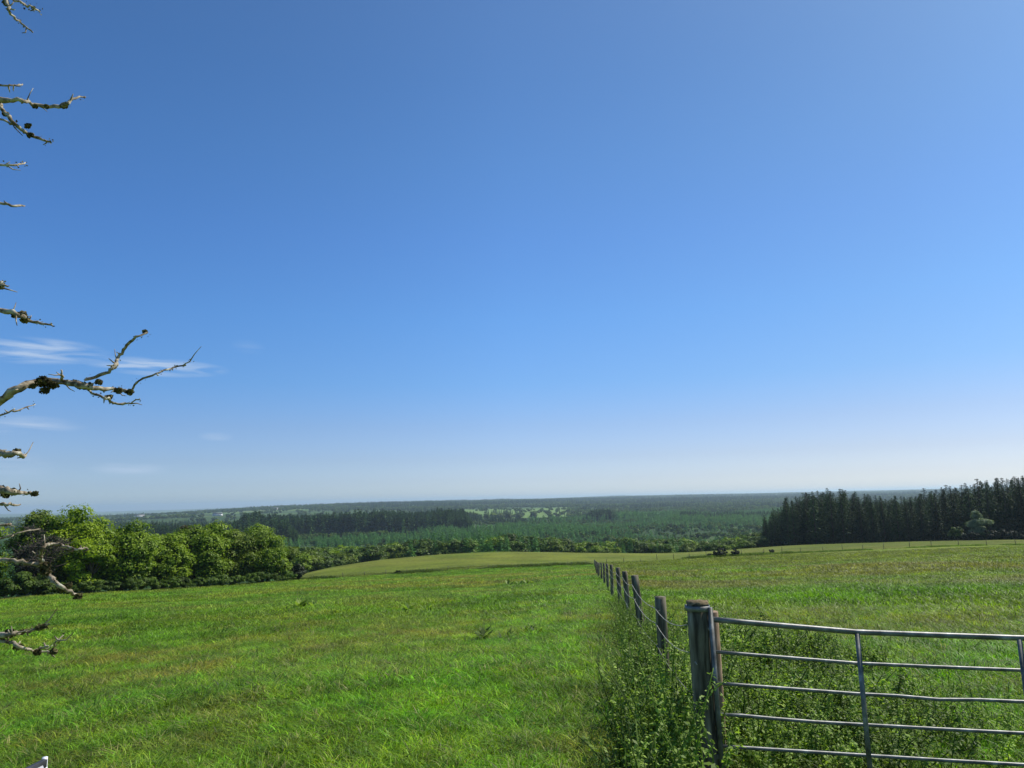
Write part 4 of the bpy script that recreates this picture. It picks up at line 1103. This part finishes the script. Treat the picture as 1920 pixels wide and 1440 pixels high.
for px, d, w, lb in ((262, 2450, 26, 'leftmost white farmhouse just above the left tree row'), (408, 2150, 30, 'white farmhouse in the middle of the far left hillside'),
                     (515, 2700, 22, 'small white farmhouse on the far hillside right of the left tree row'), (748, 3000, 26, 'white farmhouse on the far ridge above the dark conifer stand')):
    farmhouse(px, 960, d, w, lb, rng.uniform(-0.5, 0.5))

# blue hills on the horizon
def hill(px0, px1, d, tops_, name='hills'):
    n_ = 40; pxs = np.linspace(px0, px1, n_); ty = np.interp(pxs, *zip(*tops_))
    V = []
    for p_, q_ in zip(pxs, ty):
        a = at(p_, q_, d); b = at(p_, 950, d - 1800); c_ = at(p_, 950, d + 1800)
        a[2] += (float(fbm(np.array([p_ / 9]), np.array([1.0]), 4, 3)[0]) - 0.5) * 12
        V += [[b[0], b[1], -70], [(a[0] + b[0]) / 2, (a[1] + b[1]) / 2, -70 + (a[2] + 70) * 0.62], list(a), [c_[0], c_[1], -70]]
    V = np.array(V); Q = []
    for i in range(n_ - 1):
        for k in range(3): Q.append((i * 4 + k, (i + 1) * 4 + k, (i + 1) * 4 + k + 1, i * 4 + k + 1))
    me_ = mesh_np(name, V, [np.array(Q)], {'tint': np.tile([[0.05, 0.075, 0.04, 1]], (len(V), 1))}, True); me_.materials.append(M['ground'])
    if me_.polygons[1].normal.z < 0: me_.flip_normals()
    o = bpy.data.objects.new(name, me_); COL.objects.link(o); tag(o, kind='structure')
hill(1040, 1260, 13500, [(1040, 938), (1080, 932), (1110, 931), (1135, 929.5), (1165, 927.5), (1190, 929.5), (1220, 931), (1260, 934)])

# ------------------------------------------------------------------ near bare tree at the left
bt_b = np.array([-2.75, 2.5]); bt = empty('bare_tree', (bt_b[0], bt_b[1], ground(*bt_b)))
tag(bt, 'lichen covered bare tree whose leafless branches reach in from the left edge', 'tree')
t0 = np.array(bt.location)
zs_ = np.linspace(-0.2, 4.6, 14)
TR = np.column_stack([0.10 * np.sin(zs_ * 1.3), 0.08 * np.cos(zs_ * 1.7), zs_])
mb = MB(); mb.tube(TR, np.interp(zs_, [-0.2, 0.3, 4.6], [0.17, 0.12, 0.03]), 12, 0.09); mb.build('trunk', M['limb'], bt, True)
def smooth_path(P, m_=5):
    P = np.asarray(P, float); out = []
    for i in range(len(P) - 1):
        p0 = P[max(i - 1, 0)]; p1 = P[i]; p2 = P[i + 1]; p3 = P[min(i + 2, len(P) - 1)]
        for q_ in np.linspace(0, 1, m_, endpoint=False):
            out.append(0.5 * ((2 * p1) + (-p0 + p2) * q_ + (2 * p0 - 5 * p1 + 4 * p2 - p3) * q_ ** 2 + (-p0 + 3 * p1 - 3 * p2 + p3) * q_ ** 3))
    out.append(P[-1]); return np.array(out)
def lichen_on(mb, P, r, n_, spread=1.0, size=0.006):
    k = rng.integers(0, len(P), n_); dr = rng.normal(size=(n_, 3)); dr /= np.linalg.norm(dr, axis=1)[:, None]
    mb.leaves(P[k] + dr * (r * spread) * rng.uniform(0.5, 1.15, (n_, 1)) + rng.normal(0, 0.004, (n_, 3)), dr + rng.normal(0, 0.6, (n_, 3)), size * rng.uniform(0.5, 1.4, n_), 0.75)
# (rows: depth, [(px, py, width px)...] first point continues to the trunk; lichen lumps (px, py, radius px)
BR = [
  (2.1, [(-60, 790, 30), (0, 752, 26), (35, 728, 24), (75, 716, 22), (120, 716, 18), (150, 722, 15), (180, 728, 12), (215, 731, 9), (245, 734, 8)], [(82, 715, 17), (84, 732, 11), (60, 724, 8), (100, 722, 11), (150, 722, 12), (140, 718, 9), (165, 724, 11), (185, 716, 8), (222, 732, 9), (244, 735, 9)], True),
  (2.1, [(160, 712, 8), (192, 702, 8), (212, 688, 8), (222, 670, 8), (238, 648, 7), (256, 632, 6), (277, 623, 4)], [(213, 688, 5), (237, 649, 4), (262, 628, 4), (272, 622, 5)], False),
  (2.1, [(243, 732, 5), (262, 715, 5), (300, 698, 4.5), (330, 689, 4), (357, 678, 2.5)], [(266, 713, 3.5), (305, 697, 3.5), (326, 692, 4), (349, 683, 4)], False),
  (2.1, [(160, 728, 6), (185, 742, 6), (203, 748, 6), (212, 756, 6), (240, 756, 4), (262, 748, 3)], [(203, 745, 7), (246, 754, 4), (258, 748, 4)], False),
  (2.1, [(115, 716, 7), (116, 706, 6), (115, 694, 4)], [], False),
  (2.3, [(-60, 800, 5), (0, 778, 5), (35, 768, 4), (66, 758, 2)], [(35, 768, 2.5)], True),
  (1.9, [(-60, 575, 12), (0, 582, 12), (35, 590, 12), (52, 600, 9), (75, 606, 7), (98, 611, 3)], [(40, 590, 10), (46, 600, 8), (28, 592, 7)], True),
  (1.9, [(-30, 540, 10), (2, 538, 8), (9, 534, 4)], [(2, 538, 6)], True),
  (2.0, [(-70, 175, 14), (-5, 187, 13), (40, 188, 9), (65, 196, 8), (110, 200, 9), (125, 195, 9), (135, 186, 6), (160, 182, 4)], [(0, 188, 7), (120, 198, 8), (65, 199, 5), (88, 200, 5), (140, 184, 4)], True),
  (2.0, [(-5, 188, 10), (8, 210, 9), (30, 233, 9), (58, 254, 8), (95, 266, 5)], [(52, 236, 6), (57, 253, 7), (10, 214, 6)], False),
  (2.0, [(-50, 210, 7), (0, 225, 6), (30, 235, 5)], [], True),
  (2.2, [(-50, 155, 5), (0, 160, 5), (22, 160, 4.5), (42, 158, 3.5)], [], True),
  (2.2, [(-50, 308, 6), (0, 310, 6), (28, 310, 5), (47, 305, 3)], [(26, 311, 3)], True),
  (2.2, [(-50, 375, 7), (0, 381, 7), (24, 385, 6), (46, 386, 4)], [], True),
  (1.9, [(-40, -40, 12), (10, 2, 9), (18, 22, 6), (36, 42, 5), (57, 56, 3)], [(11, 5, 7), (52, 55, 4)], True),
  (1.9, [(12, -8, 7), (40, 6, 5), (60, 14, 4), (75, 22, 2.5)], [(61, 13, 4)], False),
  (1.8, [(-60, 845, 18), (0, 852, 16), (25, 850, 12), (47, 853, 9)], [(20, 852, 8), (32, 846, 7), (0, 850, 9)], True),
  (1.8, [(-60, 922, 20), (0, 918, 18), (22, 922, 14), (45, 925, 9), (66, 926, 9)], [(5, 918, 12), (65, 926, 6), (10, 928, 9), (24, 922, 9)], True),
  (1.9, [(-50, 945, 7), (0, 944, 7), (18, 946, 6), (38, 946, 4)], [], True),
  (2.4, [(-60, 990, 5), (0, 985, 6), (20, 982, 5)], [], True),
  (2.2, [(-40, 1018, 5), (10, 1008, 5), (40, 998, 4), (75, 992, 3)], [], True),
  (1.9, [(-60, 1040, 12), (0, 1050, 10), (40, 1054, 10), (78, 1062, 10), (88, 1076, 12), (105, 1092, 11), (125, 1106, 9), (148, 1118, 6)], [(84, 1062, 12), (86, 1072, 11), (118, 1102, 11), (100, 1088, 7), (146, 1118, 8), (128, 1098, 7)], True),
  (1.9, [(80, 1058, 9), (75, 1042, 8), (82, 1026, 8), (97, 1019, 8), (120, 1025, 7), (145, 1029, 5), (165, 1030, 4)], [(96, 1020, 4)], False),
  (1.8, [(-60, 1200, 18), (0, 1192, 14), (25, 1188, 10), (45, 1184, 7), (72, 1178, 7), (92, 1169, 3)], [(18, 1188, 12), (5, 1192, 10), (72, 1177, 7), (42, 1185, 5), (84, 1174, 5)], True),
  (1.8, [(-10, 1196, 12), (15, 1204, 9), (36, 1212, 9), (62, 1219, 6), (96, 1222, 6), (104, 1206, 4), (119, 1191, 3)], [(34, 1212, 9), (70, 1223, 7), (101, 1222, 7)], False),
  (1.8, [(70, 1220, 5), (80, 1214, 5), (90, 1211, 4)], [], False),
]
for dep, pts, lumps, root in BR:
    P = np.array([at_depth(px, py, dep + 0.05 * math.sin(i * 1.7 + dep)) - t0 for i, (px, py, w_) in enumerate(pts)]); R = np.array([w_ * dep / F_PX / 2 for _, _, w_ in pts])
    if root:
        zt = P[0][2]; tk_ = np.array([np.interp(zt - 0.15, zs_, TR[:, 0]), np.interp(zt - 0.15, zs_, TR[:, 1]), zt - 0.15])
        mid_ = (tk_ + P[0]) / 2 + [0, 0, -0.02]
        P = np.vstack([tk_, mid_, P]); R = np.concatenate([[max(R[0] * 1.4, 0.008), R[0] * 1.25], R])
    SP = smooth_path(P); SR = np.interp(np.linspace(0, 1, len(SP)), np.linspace(0, 1, len(R)), R)
    SP[1:-1] += rng.normal(0, 0.0016, SP[1:-1].shape)
    SR = np.where(SR > 0.011, 0.011 + (SR - 0.011) * 0.55, SR) * 0.72 * (1 + 0.2 * (rng.uniform(0, 1, len(SR)) ** 3)) * rng.uniform(0.88, 1.08, len(SR))
    mb = MB(); mb.tube(SP, SR, 8, 0.14)
    # short spurs
    for k in range(int(len(SP) * 0.15)):
        j = int(rng.integers(2, len(SP))); dr = rng.normal(size=3); dr /= np.linalg.norm(dr)
        mb.tube([SP[j], SP[j] + dr * (SR[j] + 0.006), SP[j] + dr * (SR[j] + rng.uniform(0.006, 0.02)) + [0, 0, 0.003]], [0.0028, 0.0022, 0.001], 4)
    for k in range(max(1, int(len(SP) * 0.06))):   # fine side twigs
        j = int(rng.integers(len(SP) // 3, len(SP) - 1)); dr = SP[j] - SP[j - 1]; dr /= np.linalg.norm(dr); q_ = rng.normal(size=3); q_ /= np.linalg.norm(q_)
        e_ = dr * 0.7 + q_ * 0.8; ln = rng.uniform(0.02, 0.06)
        mb.tube([SP[j], SP[j] + e_ * ln * 0.5 + rng.normal(0, 0.003, 3), SP[j] + e_ * ln + [0, 0, 0.006]], [0.0022, 0.0016, 0.0008], 4)
    br_ = mb.build('branch', M['limb'], bt, True)
    if lumps:
        lm = MB()
        for (lx, ly, lr) in lumps:
            if lr < 4.5: continue
            c_ = at_depth(lx, ly, dep) - t0; rr_ = 0.68 * lr * dep / F_PX
            nn = int(60 + lr * 22); dr = rng.normal(size=(nn, 3)); dr /= np.linalg.norm(dr, axis=1)[:, None]
            rad = rr_ * rng.uniform(0.2, 1.05, nn) * (1 + 0.3 * np.sin(dr[:, 0] * 4 + lx) * np.cos(dr[:, 2] * 5))
            # lumps wrap the twig they grow on, a bit below it
            lm.leaves(c_ + dr * rad[:, None] * [1.2, 0.8, 0.85], dr + rng.normal(0, 0.5, (nn, 3)), 0.0045 * rng.uniform(0.5, 1.5, nn), 0.75, v=rng.uniform(0, 1, nn) * (0.5 if lr > 10 else 1.0))
        lichen_on(lm, SP, SR.mean() * 1.15, 50, 1.0, 0.003)
        lm.build('lichen', M['lichen'], br_)

# ------------------------------------------------------------------ white trough corner at the lower left
tc_ = at_depth(84, 1424, 3.3); gz = ground(tc_[0], tc_[1]); hh = tc_[2] - gz
tb = empty('storage_box', (tc_[0], tc_[1], gz), 0.0); tag(tb, 'white plastic box with a dark rim, only its corner showing at the bottom left', 'box')
def quadbox(mb, a, b, w, z0, z1):
    a = np.array(a); b = np.array(b); d_ = b - a; d_ = d_ / np.linalg.norm(d_); nn = np.array([d_[1], -d_[0]]) * w
    c = [a, b, b + nn, a + nn]; V = [(p[0], p[1], z) for z in (z0, z1) for p in c]
    mb.add(V, [(3, 2, 1, 0), (4, 5, 6, 7), (0, 1, 5, 4), (1, 2, 6, 5), (2, 3, 7, 6), (3, 0, 4, 7)])
cd_ = -np.array([tc_[0], tc_[1]]); cd_ /= np.linalg.norm(cd_); lf_ = np.array([-cd_[1], cd_[0]])
if lf_[0] > 0: lf_ = -lf_
u1 = cd_ * 0.98 - lf_ * 0.10; u2 = cd_ * 0.80 + lf_ * 0.60
K = [np.array([0.0, 0.0]), u1 * 0.5, u1 * 0.5 + u2 * 0.42, u2 * 0.42]
for i in range(4):
    mb = MB(); a, b = K[i], K[(i + 1) % 4]; u_ = (b - a) / np.linalg.norm(b - a)
    quadbox(mb, a + u_ * 0.0205, b - u_ * 0.002, 0.018, 0.0, hh - 0.03); mb.build('side_wall', M['white'], tb)
lid = MB(); cc = sum(K) / 4; ins = [k + (cc - k) * 0.07 for k in K]
lid.add([(p[0], p[1], z) for z in (hh - 0.045, hh - 0.012) for p in ins], [(3, 2, 1, 0), (4, 5, 6, 7), (0, 1, 5, 4), (1, 2, 6, 5), (2, 3, 7, 6), (3, 0, 4, 7)])
lid.build('lid', M['white'], tb)
mb = MB(); quadbox(mb, K[3], K[0] + (K[3] - K[0]) * 0.03, 0.022, hh - 0.028, hh + 0.006); mb.build('rim', M['black'], tb)
mb = MB(); mb.tube([[0, 0, 0], [0, 0, hh + 0.01], ], [0.012, 0.012], 8); mb.build('corner_strip', M['white'], tb)

# ------------------------------------------------------------------ air
hz = MB()
hz.box([0, 7000, 0], [26000, 23000, 2]); V = hz.V[0]
V[:, 2] = np.where(V[:, 2] > 0, 45.0, -110.0)
vm_, t = new_mat('air_haze'); o_ = t.nodes.new('ShaderNodeOutputMaterial'); pv = t.nodes.new('ShaderNodeVolumePrincipled')
pv.inputs['Density'].default_value = 0.00011
pv.inputs['Color'].default_value = (0.70, 0.90, 1.0, 1)
pv.inputs['Anisotropy'].default_value = 0.3
t.links.new(pv.outputs[0], o_.inputs['Volume'])
ho = hz.build('haze', vm_); tag(ho, kind='stuff'); ho['label'] = 'thin pale haze lying over the far valley'; ho['category'] = 'haze'
